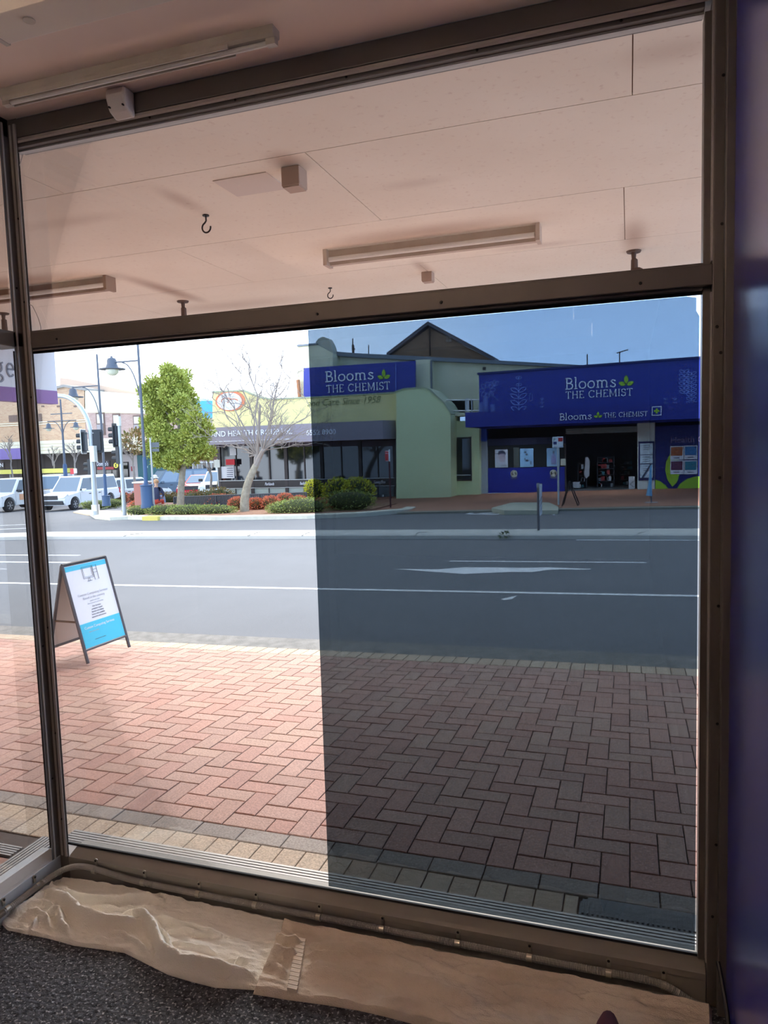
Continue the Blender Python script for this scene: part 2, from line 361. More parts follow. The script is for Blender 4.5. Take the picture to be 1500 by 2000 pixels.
def towel(name,label,back,front,ridges,m,base,nx,ny,seed,group=None):
    from mathutils import noise
    B=resamp(back,nx);F=resamp(front,nx); vs=[]
    for j in range(ny):
        for i in range(nx):
            t=j/(ny-1); p=B[i].lerp(F[i],t); hgt=0
            for pl,hh,w in ridges:
                best=9;pos=0
                for k in range(len(pl)-1):
                    dd,tt=segd(p,pl[k],pl[k+1])
                    if dd<best: best=dd;pos=(k+tt)/(len(pl)-1)
                hgt=max(hgt,hh/(1+(best/(w*.85))**3.2)*min(1,4*pos+.3,4*(1-pos)+.3))
            q=Vector((p.x*9+seed,p.y*26,seed)); hgt+=.008*noise.noise(q)+.005*noise.noise(q*2.3)+.0025*noise.noise(q*5.5)
            e=min(t*(ny-1),(1-t)*(ny-1),i,nx-1-i)
            edge=.25+.75*min(1,e/2.)
            hgt+=.018*max(0,1-t*6)**2  # pushed up against the sill
            vs.append((p.x,p.y,max(.002,base*edge+hgt*(.5+.5*edge))))
    n0=len(vs); mb=MB(); fs=[(j*nx+i,j*nx+i+1,(j+1)*nx+i+1,(j+1)*nx+i) for j in range(ny-1) for i in range(nx-1)]
    rim=[i for i in range(nx)]+[j*nx+nx-1 for j in range(1,ny)]+[(ny-1)*nx+i for i in range(nx-2,-1,-1)]+[j*nx for j in range(ny-2,0,-1)]
    for r in rim: vs.append((vs[r][0],vs[r][1],max(0.001,vs[r][2]-.012 if base>.015 else .001)))
    k=len(rim); fs+=[(rim[i],rim[(i+1)%k],n0+(i+1)%k,n0+i) for i in range(k)]
    mb.add(vs,fs); o=mb.build(name,m,smooth=True)
    return o
z8=lambda pts: zc(pts,0,1600,2.143)
back1=[(-2.135,2.14),(-2.12,2.185),(-1.9,2.188),(-1.5,2.185),(-1.12,2.183)]
front1=z8([(0,425),(30,455),(100,470),(200,490),(310,520),(420,535),(520,550),(600,590),(700,640),(800,670),(900,695),(1075,705)])
front1=[Vector((max(p.x,-2.2),p.y)) for p in front1]
back1=[Vector((-2.125,2.05)),Vector((-2.122,2.185)),Vector((-1.9,2.19)),Vector((-1.5,2.188)),Vector((-1.1,2.186))]
rid=[]
for pl,hh,w in [([(200,310),(280,370),(330,420),(400,455),(470,465),(540,468),(600,455)],.030,.020),
 ([(480,440),(540,432),(600,440),(640,475),(665,540),(690,590),(760,630),(830,650),(900,660),(1000,675),(1060,660)],.030,.018),
 ([(215,290),(290,330),(350,350),(480,358),(600,348),(680,352)],.018,.014),
 ([(195,400),(250,405),(262,460),(300,505)],.018,.014),
 ([(400,370),(500,400),(560,385),(650,380)],.012,.010),([(640,420),(720,440),(830,470),(950,500)],.012,.010),
 ([(700,475),(800,478),(900,492)],.009,.010),([(820,595),(900,622),(980,612),(1060,590)],.010,.012),([(350,400),(420,420),(520,410)],.010,.009),
 ([(25,398),(70,398),(130,362),(210,300)],.014,.010),([(90,420),(150,400),(190,420),(215,470)],.014,.012),([(600,500),(640,560),(620,580)],.010,.012),([(400,500),(450,520),(520,512)],.008,.010),([(300,250),(420,275),(560,290),(700,330)],.007,.012),([(420,490),(520,500),(580,530),(640,600)],.012,.010),([(720,520),(800,540),(900,560)],.007,.009),([(560,400),(640,430),(700,500),(720,560)],.009,.008),([(130,470),(160,430),(200,440)],.012,.010),([(100,380),(180,355),(230,380)],.012,.010)]:
    rid.append(([Vector(p) for p in z8(pl)],hh*2.0,w*.85))
t1=towel('towel','',back1,front1,rid,tow,.012,330,110,3)
tag(t1,'cream terry towel with deep wrinkles lying under the left half of the window','towel')
th=[Vector((p[0],p[1],.035)) for p in z8([(1010,590),(985,630),(975,680),(950,700),(910,690)])]
MB().tube(th,.0014,5).build('loose_thread',tow,t1)
z6=lambda pts: zc(pts,600,1200,1.6667)
back2=[Vector((-1.155,2.17)),Vector((-.94,2.17)),Vector((-.5,2.165)),Vector((0,2.168)),Vector((.225,2.165))]
front2=z8([(1060,722),(1200,745),(1350,765),(1500,790)])+z6([(250,1300),(480,1360),(800,1440),(1100,1520),(1330,1570)])
rid2=[]
for pl,hh,w in [([(20,1095),(100,1115),(200,1130),(290,1150)],.016,.010),([(130,1085),(250,1130),(330,1170),(400,1190)],.014,.010),([(160,1180),(300,1215),(400,1235),(470,1268),(540,1275)],.018,.012),
 ([(0,1185),(60,1190),(140,1215),(220,1225)],.012,.010),([(500,1165),(600,1190),(750,1210),(860,1232)],.012,.012),([(640,1240),(760,1262),(880,1275)],.014,.014),([(250,1270),(380,1300),(480,1330)],.012,.012),([(900,1260),(1000,1280),(1100,1300)],.010,.014),([(300,1110),(420,1160),(540,1215),(660,1270)],.010,.010)]:
    rid2.append(([Vector(p) for p in z6(pl)],hh*2.0,w*.85))
for pl,hh,w in [([(1290,590),(1380,600),(1500,606)],.014,.010),([(1300,640),(1400,650),(1500,665)],.012,.010),([(1140,575),(1190,600),(1250,590)],.024,.014),([(1150,520),(1200,545),(1260,545)],.020,.013),([(1100,640),(1160,650),(1200,680)],.014,.012),([(1410,690),(1450,680),(1500,685)],.010,.012)]:
    rid2.append(([Vector(p) for p in z8(pl)],hh*1.7,w*.9))
t2=towel('towel','',back2,front2,rid2,tow2,.026,330,90,11)
tag(t2,'beige terry towel overlapping the cream one, running along the sill to the purple wall','towel')
band=MB()
for k in range(26):
    a=Vector(z8([(1262,530)])[0]).lerp(Vector(z8([(1225,740)])[0]),k/25); 
    band.box(a.x-.016,a.x+.016,a.y-.0034,a.y+.0034,.026,.036+.001*(k%2))
band.build('woven_band',mat('flat_woven_hem',c(226,210,190),.9),t2)
# ---- corrugated conduit
path=[]
for x,y,z in ((-2.128,1.4,.055),(-2.128,1.9,.055),(-2.126,2.08,.057),(-2.115,2.13,.062),(-2.085,2.165,.072),(-2.03,2.182,.080),(-1.96,2.185,.078),(-1.85,2.186,.066),(-1.7,2.186,.058),(-1.2,2.186,.056),(-.6,2.186,.056),(-.2,2.186,.054),(.02,2.186,.056),(.1,2.183,.05),(.16,2.178,.025),(.2,2.172,.012)): path.append(Vector((x,y,z)))
def crom(pts,step):
    out=[]; 
    for i in range(len(pts)-1):
        p0=pts[max(i-1,0)];p1=pts[i];p2=pts[i+1];p3=pts[min(i+2,len(pts)-1)]; n=max(1,int((p2-p1).length/step))
        for k in range(n):
            t=k/n; out.append(.5*((2*p1)+(p2-p0)*t+(2*p0-5*p1+4*p2-p3)*t*t+(3*p1-p0-3*p2+p3)*t**3))
    out.append(pts[-1]); return out
pp=crom(path,.0022); rr=[.0118 if (i//1)%2 else .0098 for i in range(len(pp))]
cm=mat('grey_corrugated_plastic',c(150,145,136),.5)
tag(MB().tube(pp,rr,10).build('corrugated_conduit',cm,smooth=False),'grey corrugated conduit clipped along the inside of the window sill','conduit')
# ---- clips
clipm=mat('plated_steel_clip',c(175,168,155),.3,.85)
def make_clip():
    t=thing('conduit_clip','x','clip',(0,0,0))
    m=MB(); m.lathe((0,-.004,.034),[(.0078,-.0015),(.0078,.0025)],14,'y'); m.box(-.0055,.0055,-.0055,-.0015,.012,.036)
    m.build('mounting_tab',clipm,t,local=True)
    m=MB(); 
    pr=[(math.cos(math.radians(a)),math.sin(math.radians(a))) for a in range(-95,100,15)]
    vs=[];fs=[]
    for i,(cy,sz) in enumerate(pr):
        for r in (.0135,.0118):
            for x in (-.008,.008): vs.append((x,-.014-r*cy,0+r*sz))
    n=len(pr)
    for i in range(n-1):
        b=i*4; fs+=[(b,b+1,b+5,b+4),(b+2,b+6,b+7,b+3),(b,b+4,b+6,b+2),(b+1,b+3,b+7,b+5)]
    fs+=[(0,2,3,1),(4*n-4,4*n-3,4*n-1,4*n-2)]
    m.add(vs,fs); m.build('saddle_band',clipm,t,local=True)
    m=MB(); m.lathe((0,-.0055,.034),[(.0045,-.003),(.003,-.004),(.0,-.004)],10,'y'); m.build('clip_screw',scr,t,local=True)
    return t
c0=make_clip()
cx=[(-1.97,.072),(-1.747,.06),(-1.507,.056),(-1.271,.056),(-1.024,.056),(-.792,.056),(-.532,.056),(-.301,.055),(-.062,.054),(.095,.05)]
names=['first clip right of the corner post','second clip from the corner post','third clip from the corner post','fourth clip, left of the film edge','clip right below the edge of the dark film','first clip past the edge of the dark film','second clip past the edge of the dark film','third clip from the right jamb','second clip from the right jamb','last clip beside the right jamb']
for i,(x,z) in enumerate(cx):
    o=c0 if i==0 else dup(c0)
    o.location=(x,FY,z); o['label']='steel conduit clip on the sill, '+names[i]; o['group']='conduit clips along the sill'
for y,lb in ((2.06,'just left of the corner post'),(1.915,'at the left edge of the view')):
    o=dup(c0); o.location=(RI+.0,y,.056); o.rotation_euler=(0,0,PI/2); o['label']='steel conduit clip on the return window sill, '+lb; o['group']='conduit clips along the sill'
# ---- cord at right wall
cord=[Vector((.235,2.12,.20)),Vector((.243,2.08,.16)),Vector((.25,2.02,.11)),Vector((.25,1.95,.06)),Vector((.25,1.86,.012)),Vector((.25,1.75,.008))]
tag(MB().tube(crom(cord,.01),.006,8).build('power_cord',mat('black_cord',c(15,14,18),.5)),'black cord hanging down the purple wall beside the jamb','cord')
# ---- shoe toe at the bottom edge
sh=thing('shoe','dark shoe with a maroon toe standing on the beige towel at the photo bottom','shoe',(-.2,1.78,.045))
o=Z(1188,2020,.05); sh.location=(o.x,o.y,.045)
m=MB(); prof=[]
for i in range(9):
    t=i/8; yy=.0+.0*t
def shoe_body(m,h,wd,z0):
    vs=[];n=14;K=8
    for i in range(K+1):
        t=i/K; y=.045-.26*t; w=wd*(math.sin(PI*min(1,(.08+t*.9)))**.45); hh=h*(.45+.55*min(1,t*2.2))
        for k in range(n):
            a=2*PI*k/n; vs.append((w*math.cos(a),y,z0+hh*max(0,math.sin(a))))
    fs=[(i*n+k,i*n+(k+1)%n,(i+1)*n+(k+1)%n,(i+1)*n+k) for i in range(K) for k in range(n)]+[tuple(range(n)),tuple(K*n+k for k in range(n-1,-1,-1))]
    m.add(vs,fs)
shoe_body(m,.07,.042,.008); m.build('upper',mat('maroon_suede',c(90,28,38),.8),sh,local=True,smooth=True)
m=MB(); shoe_body(m,.02,.046,-.012); m.build('sole',mat('dark_blue_rubber',c(40,44,70),.6),sh,local=True,smooth=True)
# ---- ceiling fittings inside
lampm=mat('dusty_white_enamel',c(200,188,172),.5,noise=(8,.3,c(150,130,110)))
tubem=mat('unlit_fluorescent_tube',c(225,218,208),.2)
darkm=mat('brown_shadow_gap_plastic',c(70,50,38),.6)
def batten(name,label,x0,x1,y,z,w=.055,dp=.055,rz=0,grp=None,tube_y=0):
    L=x1-x0; t=thing(name,label,'light fitting',((x0+x1)/2,y,z),rz,grp)
    m=MB(); m.prism([(-L/2,-w/2,0),(-L/2,-w/2,-dp*.72),(-L/2,-w*.32,-dp),(-L/2,w*.32,-dp),(-L/2,w/2,-dp*.72),(-L/2,w/2,0)],(L,0,0)); m.build('body',lampm,t,local=True)
    m=MB(); m.cyl((-L/2+.03,tube_y,-dp-.009),(L/2-.03,tube_y,-dp-.009),.008,n=12); m.build('fluorescent_tube',tubem,t,local=True,smooth=True)
    for s in (-1,1):
        m=MB(); m.box(s*L/2-.0 if s<0 else L/2-.03, -L/2+.03 if s<0 else L/2, tube_y-.011,tube_y+.011,-dp-.018,-dp+.004); m.build('lamp_holder',lampm,t,local=True)
    return t
bt=batten('batten_light','single tube batten light on the shop ceiling above the window',-1.99,-.975,2.035,CEIL,.045,.03,0)
pl=MB(); pl.box(-.49,.36,-.026,-.022,-.042,-.03); pl.box(-.49,.36,.022,.026,-.042,-.03); pl.build('reflector_lip',lampm,bt,local=True)
# ribbed diffuser light (top left)
dm=mat('ribbed_opal_diffuser',c(250,236,218),.4)
dl=thing('diffuser_light','wide ribbed opal diffuser light on the shop ceiling, top left','light fitting',(-1.0,1.67,CEIL))
mm=MB(); mm.box(-.67,.55,-.064,.064,-.02,0); mm.build('body',lampm,dl,local=True)
mm=MB(); n=420
for i in range(n):
    x=-.66+1.2*i/n; mm.prism([(x,-.06,-.02),(x,-.06,-.058),(x+.00143,-.06,-.0612),(x+.00286,-.06,-.058),(x+.00286,-.06,-.02)],(0,.12,0))
mm.build('diffuser',dm,dl,local=True)
MB().box(-.675,-.66,-.066,.066,-.062,0).build('end_cap',lampm,dl,local=True)
MB().lathe((-.52,-.01,-.064),[(.016,0),(.016,.003)],16).build('round_patch',mat('beige_sticker',c(190,175,160),.7),dl,local=True)
# sensor box on head rail
bx=thing('alarm_sensor_box','white sensor box mounted below the ceiling on the window head','sensor',(-1.63,2.2,2.9))
b=MB(); b.prism([(-.038,0,0),(-.038,-.055,0),(-.038,-.06,-.03),(-.038,-.045,-.07),(-.038,-.012,-.085),(-.038,0,-.085)],(.076,0,0)); b.build('housing',mat('white_abs_plastic',c(225,215,205),.4),bx,local=True,bevel=.008)
for x in (-.027,.027): MB().lathe((x,-.052,-.06),[(.003,-.004),(.003,.004)],8,'y').build('housing_screw',scr,bx,local=True)
# thin wire in the corner
wire=[P(45,301,2.24),P(40,318,2.24),P(35,330,2.24),P(38,380,2.24),P(44,470,2.24),P(52,560,2.24),P(57,595,2.24),P(63,597,2.24),P(74,620,2.24),P(80,640,2.24),P(79,648,2.24)]
tag(MB().tube(crom(wire,.02),.0012,5).build('thin_wire',mat('pale_wire',c(190,180,170),.5)),'thin pale wire running down beside the corner post','wire')
# ================================================================ NEAR EXTERIOR
pv_ramp=(c(198,146,126),c(208,160,140),c(190,140,122),c(204,164,142),c(188,146,128),c(210,166,146))
pv=mat('red_clay_paver',c(170,118,102),.72,attr=pv_ramp,noise=(95,.35,c(120,84,74),.10),bump=(120,.6,.004))
hdm=mat('cream_clay_paver',c(214,188,158),.75,attr=(c(220,194,164),c(204,178,150),c(222,200,172)),noise=(95,.4,c(112,88,68),.1),bump=(120,.6,.004))
gym=mat('grey_concrete_paver',c(176,160,146),.8,attr=(c(180,164,150),c(166,152,140)),noise=(95,.35,c(95,84,75),.1),bump=(120,.5,.004))
slot=mat('dark_joint_sand',c(72,52,44),.95)
def tile(mb,x0,x1,y0,y1,g=.003,b=.004,hh=.006):
    mb.tone=random.random()*.98+.01
    zs=lambda x,y,o: gz(x,y)+o
    a=[(x0+g,y0+g),(x1-g,y0+g),(x1-g,y1-g),(x0+g,y1-g)]; k=[(x0+g+b,y0+g+b),(x1-g-b,y0+g+b),(x1-g-b,y1-g-b),(x0+g+b,y1-g-b)]
    j=random.uniform(-.0012,.0012)
    mb.add([(x,y,zs(x,y,-.004)) for x,y in a]+[(x,y,zs(x,y,hh-.002+j)) for x,y in a]+[(x,y,zs(x,y,hh+j)) for x,y in k],
      [(0,1,5,4),(1,2,6,5),(2,3,7,6),(3,0,4,7),(4,5,9,8),(5,6,10,9),(6,7,11,10),(7,4,8,11),(8,9,10,11)])
base=MB(); xs=[-16,-12,-9,-6,-3,0,3,6]; ys=[-1,2.4,3.2,4.5,5.6,6.36]
for i in range(len(xs)-1):
    for j in range(len(ys)-1):
        q=[(xs[i],ys[j]),(xs[i+1],ys[j]),(xs[i+1],ys[j+1]),(xs[i],ys[j+1])]
        base.hexa([(x,y,gz(x,y)-.15) for x,y in q],[(x,y,gz(x,y)-.0005) for x,y in q])
foot=struct('pavement',base,slot)
tiles=MB(); u=.1175; X0=-9.4; Y0=2.95; NI=93; NJ=27
ymax=6.1235
for j in range(-1,NJ+1):
    for i in range(-2,NI):
        k=(i-j)%4; x=X0+i*u; y=Y0+j*u
        if k==0 and 0<=j and y+u<=ymax+.001: tile(tiles,x,x+2*u,y,y+u)
        if k==3 and y+2*u>Y0+.01:
            y0=max(y,Y0); y1=min(y+2*u,ymax)
            if y1-y0>.02: tile(tiles,x,x+u,y0,y1)
tiles.build('herringbone_bricks',pv,foot)
hb=MB(); gb=MB(); x=-9.4
while x<1.6:
    if x<-.23: tile(hb,x,min(x+.113,-.19),2.705 if x>-2.6 else 2.61,2.837)
    elif x<1: tile(hb,max(x,-.19),x+.113,2.831,2.837)
    tile(hb,x,x+.113,6.1235,6.345)
    x+=.113
x=-9.4
while x<1.6: tile(gb,x,x+.232,2.837,2.95); x+=.232
hb.build('header_bricks',hdm,foot); gb.build('grey_border_bricks',gym,foot)
# entry alcove paving left of the return window
ab=MB(); x=-9.4
while x<-2.7: tile(ab,x,x+.113,2.2,2.425); x+=.113
y=-.9
while y<2.15:
    x=-9.4+(.11 if int(round((y+.9)/.1175))%2 else 0)
    while x<-2.7: tile(ab,x,x+.2325,y,y+.115); x+=.2325
    y+=.1175
ab.build('alcove_bricks',pv,foot)
alur=mat('ribbed_aluminium_strip',c(150,144,138),.4,.5,noise=(20,.3,c(120,112,105)))
def ribstrip(name,label,x0,x1,y0,y1,z,along='x',n=5,kind=None):
    m=MB(); m.box(x0,x1,y0,y1,z-.02,z)
    if along=='x':
        w=(y1-y0)/n
        for i in range(n): m.box(x0,x1,y0+i*w+w*.18,y0+i*w+w*.82,z,z+.006)
    else:
        w=(x1-x0)/n
        for i in range(n): m.box(x0+i*w+w*.18,x0+i*w+w*.82,y0,y1,z,z+.006)
    return tag(m.build(name,alur),label,'drain strip')
ribstrip('drain_strip','ribbed aluminium strip on the pavement along the outside of the big window',-2.53,1.5,2.59,2.70,-.118,'x',6)
ribstrip('drain_strip','ribbed aluminium strip beside the return window at the left edge',-2.64,-2.535,-.6,2.605,-.118,'y',6)
ribstrip('drain_strip','ribbed aluminium threshold strip crossing the entry bricks at the left edge',-6,-2.66,2.43,2.51,-.122,'x',5)
MB_=MB().box(-9.4,-2.66,2.515,2.605,-.16,-.128); MB_.build('mortar_strip',mat('dark_mortar_strip',c(105,90,82),.9,noise=(30,.5,None)),foot)
MB().box(-2.53,1.5,2.29,2.588,-.16,-.118).build('concrete_apron',mat('pale_concrete',c(170,165,158),.85,noise=(12,.3,None)),foot)
# pit lid
pit=MB(); pit.prism([(-.185,2.705,-.13),(.9,2.705,-.13),(.9,2.83,-.13),(-.15,2.83,-.13),(-.185,2.79,-.13)],(0,0,.01))
for i in range(60): 
    x=-.175+i*.018; pit.box(x,x+.008,2.72,2.81,-.12,-.116)
tag(pit.build('pit_lid',mat('dark_cast_metal',c(104,104,104),.6,.3,noise=(30,.4,None))),'dark ribbed metal pit lid set in the paving at the right, just outside the glass','pit lid')
# near kerb + gutter
kb=MB(); gt=MB()
for i in range(24):
    x0=-16+i; x1=x0+1
    q=[(x0,6.345),(x1,6.345),(x1,6.50),(x0,6.50)]
    kb.hexa([(x,y,gz(x,y)-.2) for x,y in q],[(x,y,gz(x,y)+(.004 if y<6.4 else -.035)) for x,y in q])
    q=[(x0,6.50),(x1,6.50),(x1,6.81),(x0,6.81)]
    gt.hexa([(x,y,gz(x,y)-.2) for x,y in q],[(x,y,gz(x,y)-(.04 if y<6.6 else .011)) for x,y in q])
struct('kerb_near',kb,mat('mossy_concrete_kerb',c(128,122,104),.95,noise=(25,.8,c(66,66,48),.12),bump=(60,.8,.01)))
struct('gutter_near',gt,mat('worn_gutter_concrete',c(150,146,140),.9,noise=(9,.5,c(100,98,94),.15),bump=(80,.8,.006)))
# ---- awning over the pavement
sofm=mat('painted_awning_soffit',c(242,229,211),.8,noise=(1.6,.3,c(222,202,178),.16))
speckle(sofm,38,c(216,192,172),.60,.85)
def smudge(m,pts,colr):
    nt=m.node_tree;n=nt.nodes;l=nt.links;b=n['Principled BSDF']; tc=n.new('ShaderNodeTexCoord'); acc=None
    for x,y,sx_,sy_,st_ in pts:
        s1=n.new('ShaderNodeVectorMath'); s1.operation='SUBTRACT'; s1.inputs[1].default_value=(x,y,SOF); l.new(tc.outputs['Object'],s1.inputs[0])
        s2=n.new('ShaderNodeVectorMath'); s2.operation='DIVIDE'; s2.inputs[1].default_value=(sx_,sy_,1); l.new(s1.outputs[0],s2.inputs[0])
        s3=n.new('ShaderNodeVectorMath'); s3.operation='LENGTH'; l.new(s2.outputs[0],s3.inputs[0])
        r=n.new('ShaderNodeMapRange'); r.interpolation_type='SMOOTHSTEP'; r.inputs[1].default_value=1; r.inputs[2].default_value=0; r.inputs[3].default_value=0; r.inputs[4].default_value=st_; l.new(s3.outputs['Value'],r.inputs[0])
        if acc is None: acc=r.outputs[0]
        else:
            a=n.new('ShaderNodeMath'); a.operation='MAXIMUM'; l.new(acc,a.inputs[0]); l.new(r.outputs[0],a.inputs[1]); acc=a.outputs[0]
    old=b.inputs['Base Color'].links[0].from_socket
    mx=n.new('ShaderNodeMix');mx.data_type='RGBA'; l.new(acc,mx.inputs[0]); l.new(old,mx.inputs[6]); mx.inputs[7].default_value=colr; l.new(mx.outputs[2],b.inputs['Base Color'])
smudge(sofm,[(-3.42,5.0,.14,.75,.75),(-1.18,4.34,.95,.2,.55),(-4.2,4.28,.9,.22,.6),(-1.44,3.05,.12,.16,.6),(.03,5.0,.12,.55,.6),(-2.15,3.3,.09,.3,.4),(-1.4,5.15,.08,.28,.5),(-2.9,3.35,.5,.12,.25),(.15,2.72,.3,.14,.3),(-3.3,5.75,1.1,.3,.35),(-.6,4.95,.4,.1,.3),(-1.0,3.55,.25,.1,.22)],c(158,120,96))
aw=MB(); aw.cur=0; js=[2.29,3.0,4.03,5.05,6.35]
cross=[[-11.0,-8.1,-5.2,-2.6,.012,2.6,6],[-11.2,-9.2,-6.6,-3.95,-1.325,1.3,3.9,6],[-11,-8,-5.35,-2.69,-.025,2.6,6],[-11.2,-9.3,-6.7,-4.05,-1.4,1.25,3.9,6]]
for r in range(4):
    for a,b_ in zip(cross[r],cross[r][1:]): aw.box(a+.002,b_-.002,js[r]+.0025,js[r+1]-.0025,SOF,SOF+.02)
aw.cur=1; aw.box(-11.2,6,-.6,6.35,SOF+.012,SOF+.2); aw.box(-11.2,-2.2,-.6,2.285,SOF,SOF+.011)
aw.cur=0; aw.box(-11.2,6,6.35,6.42,SOF-.02,SOF+.4)
sf_=aw.build('awning',None,mats=[sofm,mat('dark_gap_backing',c(150,115,95),.9)]); sf_['kind']='structure'
# stop light leaking: shop front above glass, neighbours
nb=MB(); nb.box(-11.2,-4.3,-2,2.26,-.13,SOF); struct('wall_light_block_left',nb,m_wall)  # out-of-view wall added to block light from the left
nb=MB(); nb.box(.44,6,-6,2.3,-.2,SOF+.2); struct('wall_neighbour_right',nb,m_wall)
nb=MB(); nb.box(-2.26,.44,FY+.0,2.29,CEIL,SOF+.02); struct('trim_head',nb,m_wall)
struct('roof',MB().box(-11.3,6,-6.4,2.2,3.16,3.3),m_wall)
# ---- soffit fittings
def soffit_batten(label,x0,x1,y,rusty=False):
    L=x1-x0; t=thing('awning_light',label,'light fitting',((x0+x1)/2,y,SOF))
    bm_=mat('rust_stained_enamel',c(150,116,92),.6,noise=(6,.5,c(120,80,55))) if rusty else mat('weathered_cream_enamel',c(196,172,152),.6,noise=(6,.4,c(150,118,92)))
    m=MB(); m.box(-L/2,L/2,.015,.075,-.055,0); m.build('body',bm_,t,local=True)
    m=MB(); m.cyl((-L/2+.02,-.005,-.062),(L/2-.02,-.005,-.062),.016,n=12); m.build('fluorescent_tube',tubem,t,local=True,smooth=True)
    m=MB(); m.box(-L/2,L/2,.03,.07,-.09,-.055); m.build('lower_rail',bm_,t,local=True)
    for s in (-1,1):
        m=MB(); m.box(s*L/2-.012,s*L/2+.012,-.03,.078,-.1,0); m.build('end_plate',bm_,t,local=True)
    return t
soffit_batten('long tube light under the street awning, right of centre',-1.85,-.505,4.47)
soffit_batten('rust stained tube light under the awning at the left beside the corner post',-4.9,-3.52,4.42,True)
jm=mat('stained_beige_box',c(186,158,138),.7)
j=thing('junction_box','beige junction box under the awning near the top centre','junction box',(-1.45,3.155,SOF))
m=MB(); m.box(-.045,.045,-.045,.045,-.085,0); m.build('housing',jm,j,local=True,bevel=.004)
m=MB(); m.box(-.04,.04,-.04,.04,-.09,-.085); m.build('lid',jm,j,local=True)
j=thing('junction_box','small beige junction box under the awning near its street edge','junction box',(-1.41,5.35,SOF))
m=MB(); m.box(-.04,.04,-.04,.04,-.065,0); m.build('housing',jm,j,local=True,bevel=.004)
m=MB(); m.box(-.035,.035,-.035,.035,-.07,-.065); m.build('lid',jm,j,local=True)
iron=mat('dark_iron',c(52,42,38),.5,.6)
def hook(label,x,y,s):
    t=thing('ceiling_hook',label,'hook',(x,y,SOF))
    m=MB(); m.lathe((0,0,-.006*s),[(.018*s,0),(.018*s,.006*s)],12); m.build('rose',iron,t,local=True)
    pts=[Vector((0,0,-.004)),Vector((0,0,-.03*s)),Vector((-.006*s,0,-.038*s))]+[Vector((.026*s*math.cos(math.radians(a)),0,-.066*s+.026*s*math.sin(math.radians(a)))) for a in range(115,385,15)]
    m=MB(); m.tube(pts,.0045*s,8); m.build('hook_bend',iron,t,local=True,smooth=True)
hook('open iron hook hanging under the awning, upper left',-2.162,3.55,1.0)
hook('small iron hook under the awning near its street edge, above the film edge',-2.25,5.49,.9)
stm=mat('rusty_brown_steel',c(100,78,66),.7,.3)
for k,(x,y,lb) in enumerate([(-3.55,5.4,'brown drop bracket under the awning right of the corner post, below a rust stain'),(.03,5.37,'brown drop bracket under the awning at the far right'),(-5.2,5.13,'brown drop bracket under the awning seen through the return window')]):
    t=thing('drop_bracket',lb,'bracket',(x,y,SOF))
    m=MB(); m.lathe((0,0,-.012),[(.045,0),(.05,.012)],14); m.build('flange',stm,t,local=True)
    m=MB(); m.tube([(0,0,0),(0,0,-.05),(0.004,0,-.06),(0.004,0,-.22)],[.018,.014,.022,.026],8); m.build('stem',stm,t,local=True)
    if k==1: MB().ball((.02,0,-.17),(.06,.05,.06)).build('lamp_head',stm,t,local=True,smooth=True)
pt=MB().box(-1.86,-1.58,3.13,3.36,SOF-.004,SOF+.0005); tag(pt.build('patch_plate',mat('pale_patch_paint',c(222,206,192),.8)),'pale rectangular patch plate on the awning soffit left of the junction box','patch plate')
# ---- hanging blade sign
bs=thing('blade_sign','white and purple hanging sign ending in grey letters ge, at the left edge','sign',(-5.9,5.0,2.95))
MB().box(-.05,.05,-1.6,1.42,-.56,-.06).build('white_panel',mat('white_sign_face',c(222,222,222),.5),bs,local=True)
MB().box(-.052,.052,-1.6,1.42,-.7,-.56).build('purple_strip',mat('purple_sign_face',c(140,96,150),.5),bs,local=True)
for y in (-1.2,1.2): MB().cyl((0,y,-.06),(0,y,0),.012).build('hanger_rod',iron,bs,local=True)
for ch_,y_ in (('g',.60),('e',.745)): slab_text(ch_,.21,.125,.006,.085).xf(FR((.052,y_,-.46),(0,1,0),(0,0,1))).build('letter_'+ch_,mat('grey_lettering',c(130,130,136),.5),bs,local=True)
# ---- A-frame sign
af=thing('a_frame_sign','white and cyan A-frame sign with a computer drawing, standing on the bricks at left','a-frame sign')
grey=mat('grey_steel_frame',c(98,96,98),.5,.4); wht=mat('white_printed_board',c(240,240,240),.5); cy=mat('cyan_print',c(70,200,225),.5)
A=Z(172,1296,-.215); Bp=Z(253,1268,-.235); yv=(Bp-A); yv.z=0; Wd=yv.length; U=yv.normalized(); nrm=Vector((U.y,-U.x,0))
af.location=A
# face tops
lean=.2; Ht=.9
def face(sgn,name,board,front):
    off=-.24 if sgn<0 else 0
    # local: origin at foot of leg, face leans towards the apex line
    a0=A+nrm*(0 if sgn>0 else -.46); a1=a0+U*Wd; ap0=A-nrm*.23+Vector((0,0,Ht)); ap1=ap0+U*Wd
    m=MB(); 
    for s,e in ((a0,ap0),(a1,ap1)): m.tube([s,e],.016,6)
    m.tube([ap0,ap1],.016,6); k=.13
    b0=a0.lerp(ap0,k);b1=a1.lerp(ap1,k); m.tube([b0,b1],.014,6)
    m.build(name,grey,af)
    return a0,a1,ap0,ap1,b0,b1
fa=face(1,'front_frame',None,True); fb=face(-1,'rear_frame',None,False)
def pane(f,k0,k1,matl,name,thick,out,i=.03):
    a0,a1,ap0,ap1,_,_=f; q=[a0.lerp(ap0,k0),a1.lerp(ap1,k0),a1.lerp(ap1,k1),a0.lerp(ap0,k1)]
    u=(q[1]-q[0]).normalized()*i; q=[q[0]+u,q[1]-u,q[2]-u,q[3]+u]
    nn=(q[1]-q[0]).cross(q[3]-q[0]).normalized()
    if nn.x*nrm.x+nn.y*nrm.y<0: nn=-nn
    if f is fb: nn=-nn
    q=[p+nn*out for p in q]
    return MB().prism(q,nn*thick).build(name,matl,af),q,nn
